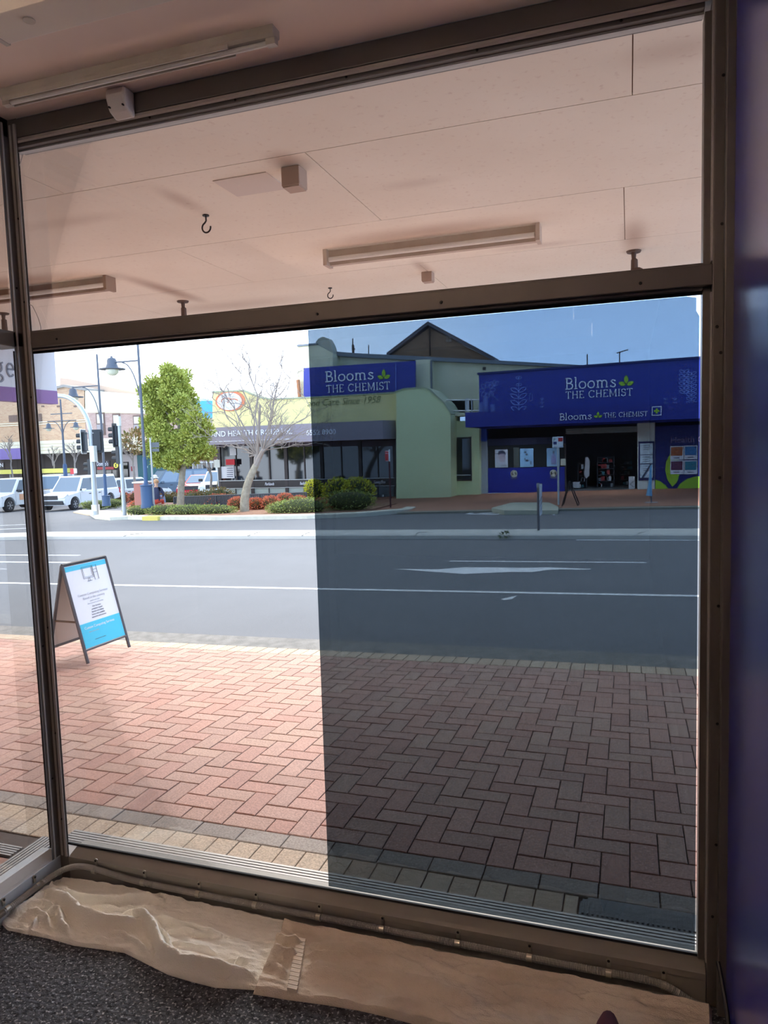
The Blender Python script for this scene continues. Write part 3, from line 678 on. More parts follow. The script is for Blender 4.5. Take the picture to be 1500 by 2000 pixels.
pane(fa,.14,.98,wht,'front_board',.004,0,.014)
pane(fb,.14,.98,mat('white_board_back',c(214,208,200),.6),'rear_board',.004,0,.014)
pane(fa,.14,.385,cy,'cyan_panel',.0015,.0045,.018); _,q,nn=pane(fa,.925,.975,cy,'cyan_header',.0015,.0045,.018)
a0,a1,ap0,ap1,b0,b1=fa
Uf=(a1-a0).normalized(); Vf=(ap0-a0).normalized(); org=a0+nn*.0065; FH=(ap0-a0).length
ink=mat('grey_ink',c(110,112,118),.6)
def onface(mb,u,v): return mb.xf(FR(org+Uf*u+Vf*v,Uf,Vf))
ic=MB()
def outl(m,x0,y0,x1,y1,w=.004): ribbon(m,[(x0,y0),(x1,y0),(x1,y1),(x0,y1)],w,.0015,True)
outl(ic,0,.03,.13,.14); outl(ic,.012,.042,.118,.128,.003); outl(ic,.14,.0,.19,.14); ribbon(ic,[(.14,.10),(.19,.10)],.003,.0015); ribbon(ic,[(.14,.07),(.19,.07)],.003,.0015); ribbon(ic,[(.04,.0),(.1,.0)],.004,.0015); outl(ic,.055,.0,.075,.03,.003)
onface(ic,Wd*.38,FH*.79).build('computer_drawing',ink,af)
lite=mat('pale_ink',c(196,200,205),.6)
def fl_text(s,sz,v,mm,ctr=.5,name='lettering'): onface(text_mb(s,sz,0,.001),Wd*ctr,FH*v).build(name,mm,af)
fl_text('Custom Computing Services',.034,.655,lite); fl_text('Based in the country',.034,.615,lite)
for i,s in enumerate(['repairs and sales','data recovery and backup']): fl_text(s,.02,.585-i*.025,lite)
for i,s in enumerate(['Our Services','computer repairs','laptops and tablets','home visits available','networks and internet']): fl_text(s,.021,.525-i*.027,ink)
wi=mat('white_ink',c(245,245,245),.5); fl_text('Custom Computing Services',.034,.325,wi,.46,'white_lettering'); fl_text('call in store today',.018,.285,lite,.3); fl_text('computer help and advice',.014,.2,ink,.4)
MB().tube([a0.lerp(ap0,.42),fb[0].lerp(fb[2],.42)],.01,5).build('side_strap',mat('strap_brown',c(120,100,80),.7),af)
# ================================================================ STREET
def sheet(mb,xs,ys,off=0,thick=.3):
    V=[[ (x,y,gz(x,y)+off) for x in xs] for y in ys]; n=len(xs)
    vs=[p for r in V for p in r]; mb.add(vs,[(j*n+i,j*n+i+1,(j+1)*n+i+1,(j+1)*n+i) for j in range(len(ys)-1) for i in range(n-1)])
    return mb
def fr_(a,b,s): 
    n=max(1,int(math.ceil((b-a)/s))); return [a+(b-a)*i/n for i in range(n+1)]
asph=mat('worn_asphalt',c(106,108,113),.8,noise=(1.1,.35,c(88,90,95),.2),bump=(150,.6,.006))
speckle(asph,240,c(140,140,142),.55,.8)
struct('road',sheet(MB(),fr_(-80,40,3),sorted(set(fr_(6.8,34,1.7)+[10,15,21,28]+fr_(34,90,8))),-.014),asph)
paint=mat('white_road_paint',c(240,240,238),.6,noise=(14,.35,c(170,170,172),.12))
def strip(name,label,x0,x1,y0,y1,cat='road marking',group=None,m=paint,off=-.012):
    xs=fr_(x0,x1,.8); mb=MB()
    for a,b in zip(xs,xs[1:]):
        q=[(a,y0),(b,y0),(b,y1),(a,y1)]; mb.hexa([(x,y,gz(x,y)+off-.004) for x,y in q],[(x,y,gz(x,y)+off+.004) for x,y in q])
    return tag(mb.build(name,m),label,cat,group)
strip('lane_line','long white line crossing the road from the A-frame sign to the right jamb',-30,6,9.36,9.46)
strip('lane_line','lower of the two short white lines on the road behind the A-frame sign',-24,-10.2,11.45,11.55)
strip('lane_line','upper of the two short white lines on the road behind the A-frame sign',-24,-11.0,12.35,12.43)
strip('lane_line','thin white line on the road above the turn arrow, seen through the dark film',-2.9,.25,11.95,12.03)
strip('edge_line','pale line on the road along the near edge of the median at the right',-1.0,6,14.78,14.85)
strip('edge_line','thin white line beyond the median strip',-20,-4,16.45,16.53)
for i,(x0,x1,y) in enumerate([(-34,-20,20.5),(-34,-18,18.6)]):
    strip('stop_line',['white line on the intersection nearest the front wheel of the white double cab ute','white line on the intersection nearer the median at the left edge'][i],x0,x1,y,y+.12)
# turn arrow (pointing left)
def flatpoly(name,label,pts,m,off=-.010,cat='road marking',th=.008):
    mb=MB(); mb.prism([(x,y,gz(x,y)+off-th) for x,y in pts],(0,0,th)); return tag(mb.build(name,m),label,cat)
gp=lambda x,y: G(x,y,-.01).xy
flatpoly('turn_arrow','large white turn arrow painted on the near lane, seen through the dark film',[gp(*q) for q in [(770,1111),(856,1112),(905,1108),(950,1108),(1020,1109),(1070,1108),(1155,1111),(1150,1112.5),(1080,1112),(1040,1117),(1000,1117),(950,1119),(905,1121)]],paint)
flatpoly('paint_remnant','small worn white paint mark on the asphalt below the turn arrow',[gp(*q) for q in [(978,1170),(1000,1165),(1010,1163),(1000,1170),(985,1172)]],paint)
# median
mcon=mat('pale_median_concrete',c(214,210,200),.85,noise=(3,.25,c(180,176,166)),bump=(60,.4,.005))
md=MB()
xs=fr_(-48,10,1)
for a,b in zip(xs,xs[1:]):
    prof=[(14.93,-.06),(14.95,.06),(15.02,.085),(15.78,.095),(15.86,.07),(15.88,-.06)]
    va=[(a,y,gz(a,y)+z) for y,z in prof]; vb=[(b,y,gz(b,y)+z) for y,z in prof]
    if -8.8<a<-7.2: va=[(x,y,z-.0) for x,y,z in va]
    n=len(prof); md.add(va+vb,[(i,i+1,n+i+1,n+i) for i in range(n-1)])
medo=struct('median_kerb',md,mcon)
cr=MB()
for xx in (-8.45,-4.4,-7.1,.15,-11.8): 
    pts=[Vector((xx+random.uniform(-.1,.1)+.05*k,14.92+.16*k,gz(xx,15)+.092-(.03 if k==0 else 0))) for k in range(6)]
    cr.tube(pts[:4],.005,4)
cr.build('crack',mat('dark_crack',c(60,58,54),.95),medo)
def leafball(mb,cen,rad,n,size,flat=.6,tone=None,seed=0,shell=.55):
    R=random.Random(seed)
    for i in range(n):
        while True:
            v=Vector((R.uniform(-1,1),R.uniform(-1,1),R.uniform(-1,1)))
            if shell<v.length<1 : break
        p=Vector((cen[0]+v.x*rad[0],cen[1]+v.y*rad[1],cen[2]+v.z*rad[2]))
        d=(v.normalized()+Vector((R.uniform(-.8,.8),R.uniform(-.8,.8),R.uniform(-.3,.9)))).normalized()
        s=d.cross(Vector((R.uniform(-1,1),R.uniform(-1,1),R.uniform(-1,1)))).normalized(); L=size*R.uniform(.6,1.3)
        mb.tone=R.random()*.98+.01 
        mb.add([p,p+d*L*.5+s*L*.22,p+d*L,p+d*L*.5-s*L*.22],[(0,1,2,3)])
def leafmat(name,cols,rough=.6): 
    m=mat(name,cols[0],rough,attr=cols); return m
weedm=leafmat('weed_green',(c(70,90,50),c(110,130,70)))
w=G(992,1046); mb=MB(); leafball(mb,(w.x,14.95,gz(w.x,15)+.08),(.09,.05,.06),60,.06,seed=5,shell=.1)
tag(mb.build('weed',weedm),'small green weed growing in a crack of the median edge','weed')
# marker post on the median
pm=mat('galvanised_pole',c(168,172,176),.45,.6)
w=P(1052,1030,15.6); zb=gz(w.x,15.6)+.09; zt=P(1053,943,15.6).z
t=thing('keep_left_post','grey post with a narrow edge-on sign standing on the median','sign post',(w.x,15.6,zb))
MB().cyl((0,0,-.1),(0,0,zt-zb),.028,n=12).build('pole',mat('weathered_dark_pole',c(110,110,116),.5,.4),t,local=True,smooth=True)
MB().lathe((0,0,zt-zb-.1),[(.034,0),(.034,.08),(.02,.1)],12).build('cap',pm,t,local=True)
m=MB(); m.box(.045,.055,-.22,.22,.32,zt-zb-.03); m.build('sign_plate',mat('white_sign_back',c(225,228,232),.4),t,local=True)
for z_ in (.4,zt-zb-.25): MB().box(.028,.05,-.02,.02,z_,z_+.04).build('bracket',iron,t,local=True)
m=MB(); 
for k in range(3): m.prism([(.0555,-.2,.4+k*.11),(.0555,.2,.47+k*.11),(.0555,.2,.50+k*.11),(.0555,-.2,.43+k*.11)],(.002,0,0))
m.build('black_chevrons',iron,t,local=True)
# far footpath + kerbs
KY=21.0
redp=mat('red_brick_footpath',c(176,122,96),.85,noise=(3,.35,c(150,98,78)))
fp=MB(); xs=[-16.4]+fr_(-15,8,2)
for ya,yb in ((KY,24.5),(24.5,28),(28,30)):
    for a,b in zip(xs,xs[1:]):
        q=[(a,ya),(b,ya),(b,yb),(a,yb)]; fp.hexa([(x,y,gz(x,y)-.3) for x,y in q],[(x,y,gz(x,y)+.06) for x,y in q])
fpo=struct('footpath_far',fp,redp)
kf=MB()
def kerbrun(mb,pts,w=.3,top=.075,bot=-.25,inward=(0,1)):
    for a,b in zip(pts,pts[1:]):
        d=(Vector(b)-Vector(a)).normalized(); nn=Vector((-d.y,d.x))
        q=[Vector(a),Vector(b),Vector(b)+nn*w,Vector(a)+nn*w]
        mb.hexa([(p.x,p.y,gz(p.x,p.y)+bot) for p in q],[(q[0].x,q[0].y,gz(*q[0])+top-.02),(q[1].x,q[1].y,gz(*q[1])+top-.02),(q[2].x,q[2].y,gz(*q[2])+top),(q[3].x,q[3].y,gz(*q[3])+top)])
kerbrun(kf,[(-6.6,KY-.25),(-3.9,KY-.25),(-3,KY-.2),(0,KY-.2),(8,KY-.2)],.3,.06)
struct('kerb_far',kf,mat('weathered_concrete_kerb',c(150,146,132),.9,noise=(5,.4,c(96,98,80))))
# island garden kerb
isl=[G(*q).xy for q in [(175,1006),(186,1013),(215,1016),(250,1014),(300,1015),(350,1015),(420,1016),(500,1014.5),(600,1013),(700,1009),(800,1001),(812,996)]]
ki=MB(); kerbrun(ki,[tuple(p) for p in isl],.28,.12,-.2); ko=struct('kerb_island',ki,mat('white_painted_kerb',c(226,220,200),.8,noise=(6,.35,c(180,172,150))))
yk=MB(); kerbrun(yk,[tuple(G(*q).xy+Vector((0,-.01))) for q in ((278,1015.5),(308,1015.5))],.29,.124,-.2); yk.build('yellow_kerb_paint',mat('yellow_kerb_paint',c(222,206,110),.8),ko)
gd=MB(); pts=[Vector((p.x,p.y+.2)) for p in isl]
tg=MB()
for a,b in zip(pts[9:],pts[10:]):
    q=[(a.x,a.y),(b.x,b.y),(b.x,21.3),(a.x,21.3)]; tg.hexa([(x,y,gz(x,y)-.2) for x,y in q],[(x,y,gz(x,y)+.062) for x,y in q])
tg.build('footpath_tongue',redp,fpo)
for a,b in zip(pts[3:10],pts[4:10]):
    q=[(a.x,a.y),(b.x,b.y),(b.x,b.y+3.6),(a.x,a.y+3.6)]; gd.hexa([(x,y,gz(x,y)-.2) for x,y in q],[(x,y,gz(x,y)+.1) for x,y in q])
struct('garden_bed',gd,mat('bark_mulch',c(176,132,104),.95,noise=(8,.7,c(120,84,62),.15)))
# gutter pit, ramp, disabled bay markings
q=[G(812,1000),G(938,1000)]; m=MB().box(q[0].x+.1,q[1].x,q[0].y-.28,q[0].y-.2,gz(q[0].x,21)-.2,gz(-5,21)+.02)
tag(m.build('drain_opening',mat('black_void_shade',c(20,22,24),.9)),'dark kerb drain opening left of the pale concrete ramp','drain')  # solid black box, its colour stands for the shade inside the drain mouth
rp=[Z(x,y,-.17) for x,y in ((960,994),(1000,983),(1072,983),(1091,992),(1090,999),(985,999))]
m=MB(); m.prism([(p.x,p.y,-.30) for p in rp],(0,0,.16)); tag(m.build('kerb_ramp',mat('pale_green_grey_concrete',c(196,194,172),.85,noise=(4,.3,None))),'pale concrete kerb ramp in front of the blue shopfront','ramp')
for nm,lb,pl in (('bay_marking','white painted bay outline left of the concrete ramp',[(912,1004),(925,1001),(982,1001),(970,1005)]),):
    pts=[G(x,y,-.01) for x,y in pl]; m=MB(); fr4=[(p.x,p.y) for p in pts]
    for i in range(4):
        a=Vector(fr4[i]);b=Vector(fr4[(i+1)%4]); d=(b-a).normalized(); nn=Vector((-d.y,d.x))*.05
        m.hexa([(p.x,p.y,gz(p.x,p.y)-.014) for p in (a-nn,b-nn,b+nn,a+nn)],[(p.x,p.y,gz(p.x,p.y)-.006) for p in (a-nn,b-nn,b+nn,a+nn)])
    a=Vector(fr4[0]).lerp(Vector(fr4[2]),.35); m.box(a.x,a.x+.9,a.y-.05,a.y+.1,gz(*a)-.014,gz(*a)-.006)
    tag(m.build(nm,paint),lb,'road marking')
flatpoly('bay_marking','short slanted white bay line below the right end of the ramp',[gp(*q) for q in [(1079,1006),(1084,999),(1089,999),(1083,1006)]],paint)
# ================================================================ poles and signs
polem=mat('blue_grey_painted_pole',c(92,98,108),.6); bluem=mat('blue_painted_post_base',c(62,88,122),.6)
lampg=mat('lamp_bowl_glass',c(226,224,196),.2)
def pole_z(x,y,Y): return P(x,y,Y).z
def bell(t,cen,s,m=polem):
    MB().lathe(cen,[(.03*s,.42*s),(.05*s,.36*s),(.13*s,.34*s),(.17*s,.26*s),(.17*s,.16*s),(.23*s,0),(.45*s,-.02*s),(.45*s,-.05*s),(.25*s,-.06*s)],18).build('lamp_shade',m,t,smooth=True)
    MB().ball((cen[0],cen[1],cen[2]-.07*s),(.23*s,.23*s,.2*s)).build('lamp_bowl',lampg,t,smooth=True)
def street_lamp(label,base,Y,top,armz_px,lamp_px,s,postw=.05,basew=.17,base_h=1.5,grp='bell street lamps',arc_z=1.6):
    B=P(base[0],base[1],Y); T=P(top[0],top[1],Y); A=P(*armz_px,Y); Lp=P(*lamp_px,Y)
    x=B.x
    t=thing('street_lamp',label,'street lamp',(x,Y,B.z),0,grp)
    topz=T.z
    MB().tube([(x,Y,B.z+base_h),(x,Y,topz)],[postw,postw*.7],10).build('post',polem,t,smooth=True)
    MB().lathe((x,Y,B.z),[(basew*1.1,0),(basew*1.1,.1),(basew,.14),(basew,base_h*.9),(basew*1.1,base_h*.92),(basew*1.1,base_h*.96),(basew*.5,base_h),(postw*1.3,base_h*1.04),(postw*1.25,base_h+.9),(postw,base_h+.95)],16).build('base',bluem,t,smooth=True)
    dx=Lp.x-x
    MB().tube([(x,Y,A.z),(x+dx,Y,A.z)],.028*s,8).build('arm',polem,t)
    ar=[Vector((x+dx*.62-dx*.62*math.sin(math.radians(a)) ,Y,A.z-.03-arc_z*(1-math.cos(math.radians(a))))) for a in range(0,95,10)]
    MB().tube(ar,.022*s,8).build('curved_brace',polem,t,smooth=True)
    MB().cyl((x+dx,Y,A.z),(x+dx,Y,Lp.z+.36*s),.02*s).build('lamp_hanger',polem,t)
    bell(t,(x+dx,Y,Lp.z),s)
    return t
street_lamp('nearest blue-grey bell street lamp, beside the bushy green tree',(288,992),21.7,(280,640),(271,704),(219,719),1.0,.055,.2,.85,arc_z=1.9)
street_lamp('blue-grey bell street lamp standing left of the traffic signals',(208,988),27.5,(188,692),(193,753),(143,774),1.0,.06,.18,.5,arc_z=2.1)
# double arm lamp far away
Yd=38.5; B=P(128,930,Yd); t=thing('street_lamp','distant double-armed purple-grey street lamp in front of the brick building','street lamp',(B.x,Yd,B.z-2.2),0,'bell street lamps')
T=P(117,780,Yd); MB().tube([(B.x,Yd,B.z-2.2),(B.x,Yd,T.z)],[.1,.05],10).build('post',polem,t,smooth=True)
MB().lathe((B.x,Yd,B.z-2.2),[(.13,0),(.13,2.9),(.1,3.)],14).build('base',bluem,t,smooth=True)
for s in (-1,1):
    az=P(120,822,Yd).z; MB().tube([(B.x,Yd,az),(B.x+s*1.15,Yd,az)],.03,6).build('arm',polem,t)
    ar=[Vector((B.x+s*.8*(1-math.sin(math.radians(a))),Yd,az-1.2*(1-math.cos(math.radians(a))))) for a in range(0,95,10)]
    MB().tube(ar,.025,6).build('curved_brace',polem,t)
    bell(t,(B.x+s*1.1,Yd,az-.42),.8)
az=P(120,808,Yd).z; MB().tube([(B.x-.85,Yd,az),(B.x+.85,Yd,az)],.03,6).build('crossbar',polem,t)
# traffic signals
blk=mat('black_signal_plastic',c(52,54,56),.5); galv=mat('galvanised_steel',c(190,194,194),.45,.4); whb=mat('white_backing_edge',c(232,232,230),.5)
def signal_head(t,cen,ang,n=3,s=1.,board=True,hoods=True,edge=False):
    # facing direction: local +x forward
    M=Matrix.Translation(cen)@Matrix.Rotation(ang,4,'Z')
    m=MB()
    if board: m.prism([( -.02,y*s,z*s) for y,z in ((-.26,-.62),(.26,-.62),(.3,-.55),(.3,.55),(.26,.62),(-.26,.62),(-.3,.55),(-.3,-.55))],(.03,0,0)); 
    m.box(-.16*s,.02,-.16*s,.16*s,-.5*s,.5*s); m.xf(M); h_=m.build('signal_head',blk,t)
    if edge: 
        m=MB(); pts=[(0,y*s,z*s) for y,z in ((-.28,-.64),(.28,-.64),(.32,-.56),(.32,.56),(.28,.64),(-.28,.64),(-.32,.56),(-.32,-.56),(-.28,-.64))]; m.tube(pts,.018,5,False); m.xf(M); m.build('white_border',whb,h_)
    for i in range(n):
        z=(.32-.32*i)*s if n==3 else (.17-.34*i)*s
        m=MB(); r=.13*s; vs=[];fs=[];K=14
        for k in range(K+1):
            a=math.radians(-50+280*k/K)
            for x,rr_ in ((.02,r),(.34*s,r*.95)): vs.append((x,rr_*math.cos(a),z+rr_*math.sin(a)))
        for k in range(K): fs.append((2*k,2*k+1,2*k+3,2*k+2))
        m.add(vs,fs); m.xf(M); m.build('hood',blk,h_)
        MB().lathe((0,0,0),[(r*.92,.015),(r*.6,.04),(.001,.05)],14,'x').xf(M@Matrix.Translation((0,0,z))).build('lens',mat('dark_lens_'+['red','amber','green'][min(i,2)],(c(70,20,18),c(80,60,20),c(20,60,40))[min(i,2)],.2),h_)
# corner kerb island for the signals
ci=MB(); pts=[G(*q,).xy for q in ((143,1001),(156,997),(248,999),(262,1008),(215,1011),(170,1006))]
ci.prism([(p.x,p.y,gz(-16,21)-.3) for p in pts],(0,0,.0)) if 0 else None; c0_=sum(pts,Vector((0,0)))/len(pts)
for a,b in zip(pts,pts[1:]+pts[:1]): ci.hexa([(p.x,p.y,gz(p.x,p.y)-.25) for p in (a,b,c0_,c0_)],[(p.x,p.y,gz(p.x,p.y)+.03) for p in (a,b,c0_,c0_)])
struct('corner_island',ci,mat('yellowish_paving',c(226,206,170),.85,noise=(3,.4,c(214,160,140))))
def vpole(px,pyb,pyt,Y): 
    B=P(px,pyb,Y); lo,hi=B.z,B.z+12
    M_=lambda z:(lambda d:1000+FOC*(d@CD)/(d@CF))(np.array([B.x,Y,z-EYE]))
    for _ in range(40):
        mid=(lo+hi)/2
        if M_(mid)>pyt: lo=mid
        else: hi=mid
    return B,lo
def zat(X,Y,py):
    lo,hi=-5,25
    for _ in range(40):
        mid=(lo+hi)/2; d=np.array([X,Y,mid-EYE])
        if 1000+FOC*(d@CD)/(d@CF)>py: lo=mid
        else: hi=mid
    return lo
Ya=23.2; B=P(187,998,Ya); X=B.x
t=thing('traffic_signal_pole','thick galvanised traffic light pole with a mast arm curving to the left','traffic light',(X,Ya,B.z))
zc_=zat(X,Ya,850); zt=zat(X,Ya,772)+.05; R_=1.55
pts=[(X,Ya,B.z-.2),(X,Ya,zc_-1.3)]
MB().tube(pts,[.115,.09],14).build('post',galv,t,smooth=True)
pts=[Vector((X,Ya,zc_-1.3)),Vector((X,Ya,zc_-.4))]+[Vector((X-R_*.9*(1-math.cos(math.radians(a))),Ya,zc_+(zt-zc_)*math.sin(math.radians(a)))) for a in range(0,91,10)]+[Vector((X-4.5,Ya,zt+.25))]
MB().tube(pts,[.09]*3+[.085]*(len(pts)-3),12).build('mast_arm',galv,t,smooth=True)
MB().box(-.1,.1,-.12,.12,0,.25).xf(Matrix.Translation((X,Ya,B.z))).build('white_base_band',whb,t)
zz=lambda py: zat(X,Ya,py)
MB().box(X+.05,X+.27,Ya-.2,Ya-.02,zz(902),zz(871)).build('control_box',mat('white_cabinet',c(222,226,220),.4),t,bevel=.01)
signal_head(t,(X-.28,Ya-.1,zz(862)),math.radians(197),3,.72,edge=True)
signal_head(t,(X+.22,Ya+.1,zz(862)),math.radians(120),3,.72)
signal_head(t,(X-.3,Ya+.15,zz(912)),math.radians(190),2,.6,board=False)
for z_ in (zz(880),zz(846)): MB().tube([(X-.3,Ya,z_),(X+.25,Ya,z_)],.02,6).build('bracket',galv,t)
Yb=22.2; B2=P(243,1003,Yb); X2=B2.x; zz2=lambda py: zat(X2,Yb,py)
t=thing('traffic_signal_pole','slimmer galvanised traffic light pole with a white cylinder cap and signals to its left','traffic light',(X2,Yb,B2.z))
MB().tube([(X2,Yb,B2.z-.1),(X2,Yb,zz2(832))],[.075,.06],12).build('post',galv,t,smooth=True)
MB().cyl((X2,Yb,zz2(832)),(X2,Yb,zz2(813)),.085).build('detector_cap',whb,t)
signal_head(t,(X2-.18,Yb,zz2(850)),math.radians(190),3,.7)
signal_head(t,(X2-.12,Yb-.02,zz2(889)),math.radians(186),2,.62,board=False)
for z_ in (zz2(835),zz2(866),zz2(880)): MB().tube([(X2-.2,Yb,z_),(X2,Yb,z_)],.018,6).build('bracket',galv,t)
MB().tube([Vector((X2-.05,Yb-.05,zz2(832))),Vector((X2-.16,Yb-.08,zz2(840))),Vector((X2-.03,Yb-.09,zz2(862)))],.012,5).build('loop_cable',iron,t)
# small sign posts
def sign_post(label,px,pyb,pyt,Y,plates,r=.03,m=galv,name='sign_post'):
    B=P(px,pyb,Y); zt=zat(B.x,Y,pyt); t=thing(name,label,'sign post',(B.x,Y,B.z))
    MB().tube([(B.x,Y,B.z),(B.x,Y,zt)],r,8).build('pole',m,t,smooth=True)
    for nm,mm,(x0,y0,x1,y1),dy,marks in plates:
        a=P(x0,(y0+y1)/2,Y).x;b=P(x1,(y0+y1)/2,Y).x; z0=zat((a+b)/2,Y,y1);z1=zat((a+b)/2,Y,y0)
        o=MB().box(a,b,Y-r-.012+dy,Y-r+dy,z0,z1).build(nm,mm,t)
        for mk,mcol,(u0,v0,u1,v1) in marks:
            MB().box(a+(b-a)*u0,a+(b-a)*u1,Y-r-.015+dy,Y-r-.0125+dy,z0+(z1-z0)*v0,z0+(z1-z0)*v1).build(mk,mcol,o)
    return t,B
sgw=mat('white_sign_face2',c(232,236,240),.4); sgr=mat('red_sign_face',c(200,50,58),.4); sgg=mat('green_sign_print',c(40,120,80),.5); sgb=mat('dark_blue_print',c(40,60,120),.5)
t,B=sign_post('white parking sign with a red corner on a slim pole before the blue shopfront',1091,986,852,21.6,[('sign_plate',sgw,(1079,853,1100,874),0,[('red_print',sgr,(.55,.55,.97,.9)),('blue_print',sgb,(.1,.3,.4,.55)),('small_print',sgb,(.62,.05,.95,.1)),('small_print',sgb,(.1,.05,.35,.09))])],.028)
tm=text_mb('P',.11,0,.002); tm.xf(FR((B.x-.1,21.6-.047,zat(B.x,21.6,861)),(1,0,0),(0,0,1))); tm.build('parking_letter',sgg,t)
sign_post('red and white sign on a dark pole in front of the clinic corner',763,991,879,22.5,[('red_plate',sgr,(753,880,760,901),.0,[('white_border',sgw,(.08,.92,.92,.98)),('white_border',sgw,(.08,.02,.92,.06)),('white_border',sgw,(.1,.72,.9,.76))]),('edge_plate',sgw,(760.5,878,763.5,901),-.05,[])],.03,mat('dark_red_brown_pole',c(78,40,44),.6))
sign_post('thin grey pole with a small dark sign, beside the nearest street lamp',301,988,855,22.0,[('sign_plate',mat('dark_sign_back',c(90,96,100),.5),(297,864,312,874),0,[]),('sign_plate',mat('dark_sign_back',c(90,96,100),.5),(298,876,312,882),0,[])],.03)
sign_post('pale grey road sign seen from the back in front of the red shop banner',427,950,896,27.2,[('sign_plate',mat('pale_sign_back',c(206,208,200),.5),(419,898,430,913),0,[])],.025)
sign_post('small red and white sign in the shops behind the white ute',144,945,916,34,[('red_plate',sgr,(138,915,145,926),0,[]),('white_plate',sgw,(145,915,151,924),0,[])],.03)
# black easel stand on the far footpath
Ye=21.9; a=P(1099,988,Ye); b=P(1130,986,Ye); tp=P(1112,941,Ye)
t=thing('easel_frame','empty black A-frame stand on the far footpath right of the parking sign','a-frame stand',(tp.x,Ye,a.z))
bk=mat('black_powder_coat',c(24,24,26),.4)
for yo in (-.3,.3):
    for e in (a,b): MB().tube([(e.x,Ye+yo,e.z),(tp.x,Ye+yo*.9,tp.z)],.016,6).build('leg',bk,t)
MB().tube([(tp.x,Ye-.28,tp.z),(tp.x,Ye+.28,tp.z)],.016,6).build('top_bar',bk,t)
for e in (a,b):
    p=e.lerp(tp,.35); q=e.lerp(tp,.03); MB().tube([(p.x,Ye-.29,p.z),(p.x,Ye+.29,p.z)],.014,6).build('cross_bar',bk,t); MB().tube([(q.x,Ye-.3,q.z),(q.x,Ye+.3,q.z)],.014,6).build('cross_bar',bk,t)
# furled banner stand
Yf=22.2; a=P(1272,983,Yf); tp=P(1271,906,Yf)
t=thing('banner_stand','thin pole stand with a furled blue flag on the far footpath at right','flag stand',(a.x,Yf,a.z))
MB().tube([(a.x,Yf,a.z),(tp.x,Yf,tp.z)],.018,8).build('pole',mat('blue_grey_painted_pole',None),t)
MB().box(a.x-.18,a.x+.18,Yf-.15,Yf+.15,a.z-.01,a.z+.03).build('base_plate',galv,t)
p0=P(1268,950,Yf);p1=P(1268,968,Yf); MB().tube([(a.x-.01,Yf-.02,p0.z+.6),(a.x-.04,Yf-.02,p0.z),(a.x-.06,Yf-.02,p1.z)],[.02,.05,.09],8).build('furled_flag',mat('light_blue_cloth',c(120,178,215),.8),t,smooth=True)
# railing on the island
rl=thing('slatted_railing','long black slatted railing behind the orange shrubs','railing',(-12.5,24,gz(-12.5,24)))
Yr=24.2; r0=P(340,971,Yr); r1=P(598,962,Yr); n=100; rb=mat('dark_grey_railing',c(70,74,80),.5,.3)
H_=.62
MB().tube([r0,r1],.025,6).build('top_rail',rb,rl); MB().tube([r0-Vector((0,0,H_)),r1-Vector((0,0,H_))],.02,6).build('bottom_rail',rb,rl)
for i in range(n):
    p=r0.lerp(r1,(i+.5)/n); MB().box(p.x-.02,p.x+.02,Yr-.01,Yr+.01,p.z-H_,p.z).build('slat',rb,rl)
for f in (0,.33,.66,1):
    p=r0.lerp(r1,f); MB().box(p.x-.03,p.x+.03,Yr-.03,Yr+.03,gz(p.x,Yr)-.1,p.z+.01).build('rail_post',rb,rl)
# ================================================================ planting
barkg=mat('pale_grey_bark',c(172,162,142),.9,noise=(9,.6,c(120,108,90)),bump=(30,.8,.02))
m_green=leafmat('yellow_green_leaves',(c(122,130,48),c(172,180,78),c(200,204,104),c(148,156,62)))
m_hedge=leafmat('low_hedge_leaves',(c(110,126,56),c(148,162,76),c(180,186,100),c(128,140,76)))
m_oran=leafmat('orange_red_leaves',(c(190,92,62),c(220,128,84),c(228,150,92),c(180,82,76),c(216,116,104)))
m_yel=leafmat('golden_leaves',(c(196,190,40),c(220,214,60),c(150,160,44)))
m_olive=leafmat('olive_brown_leaves',(c(120,106,58),c(150,124,72),c(104,110,52),c(170,120,80)))
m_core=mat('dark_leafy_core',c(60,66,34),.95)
# bushy green tree
bt_=P(348,985,23.0); t=thing('bushy_tree','bushy bright green tree with a pale trunk on the garden island','tree',(bt_.x,23.0,gz(bt_.x,23.0)))
q=lambda x,y,dy=0: (lambda p: Vector((p.x,23.0+dy,p.z)))(P(x,y,23.0))
MB().tube(crom([q(352,992)-Vector((0,0,.2)),q(354,950),q(357,905),q(352,860),q(346,810)],.3),[.13]*9+[.1]*20,10).build('trunk',barkg,t,smooth=True) if False else None
trk=[q(352,994),q(354,950),q(358,905),q(352,860),q(348,800),q(345,750)]
MB().tube(trk,[.14,.12,.1,.08,.05,.02],10).build('trunk',barkg,t,smooth=True)
br=MB()
for a,b,r in (((357,905),(322,860),.05),((357,900),(385,850),.05),((352,860),(310,800),.04),((352,860),(380,790),.04),((348,830),(300,770),.03)): br.tube([q(*a),q(*b,random.uniform(-.5,.5))],[r,r*.4],6)
br.build('branches',barkg,t)
fol=MB(); RT=random.Random(12)
base_cl=[(346,728,.16),(345,742,.26),(352,758,.34),(330,765,.3),(300,752,.22),(296,768,.28),(310,775,.35),(340,780,.5),(368,780,.4),(300,800,.4),(325,810,.6),(372,812,.6),(396,832,.32),(288,826,.28),(292,845,.3),(318,850,.5),(350,855,.6),(386,858,.45),(310,875,.35),(335,885,.4),(368,888,.42),(396,882,.28),(350,900,.25),(322,898,.2)]
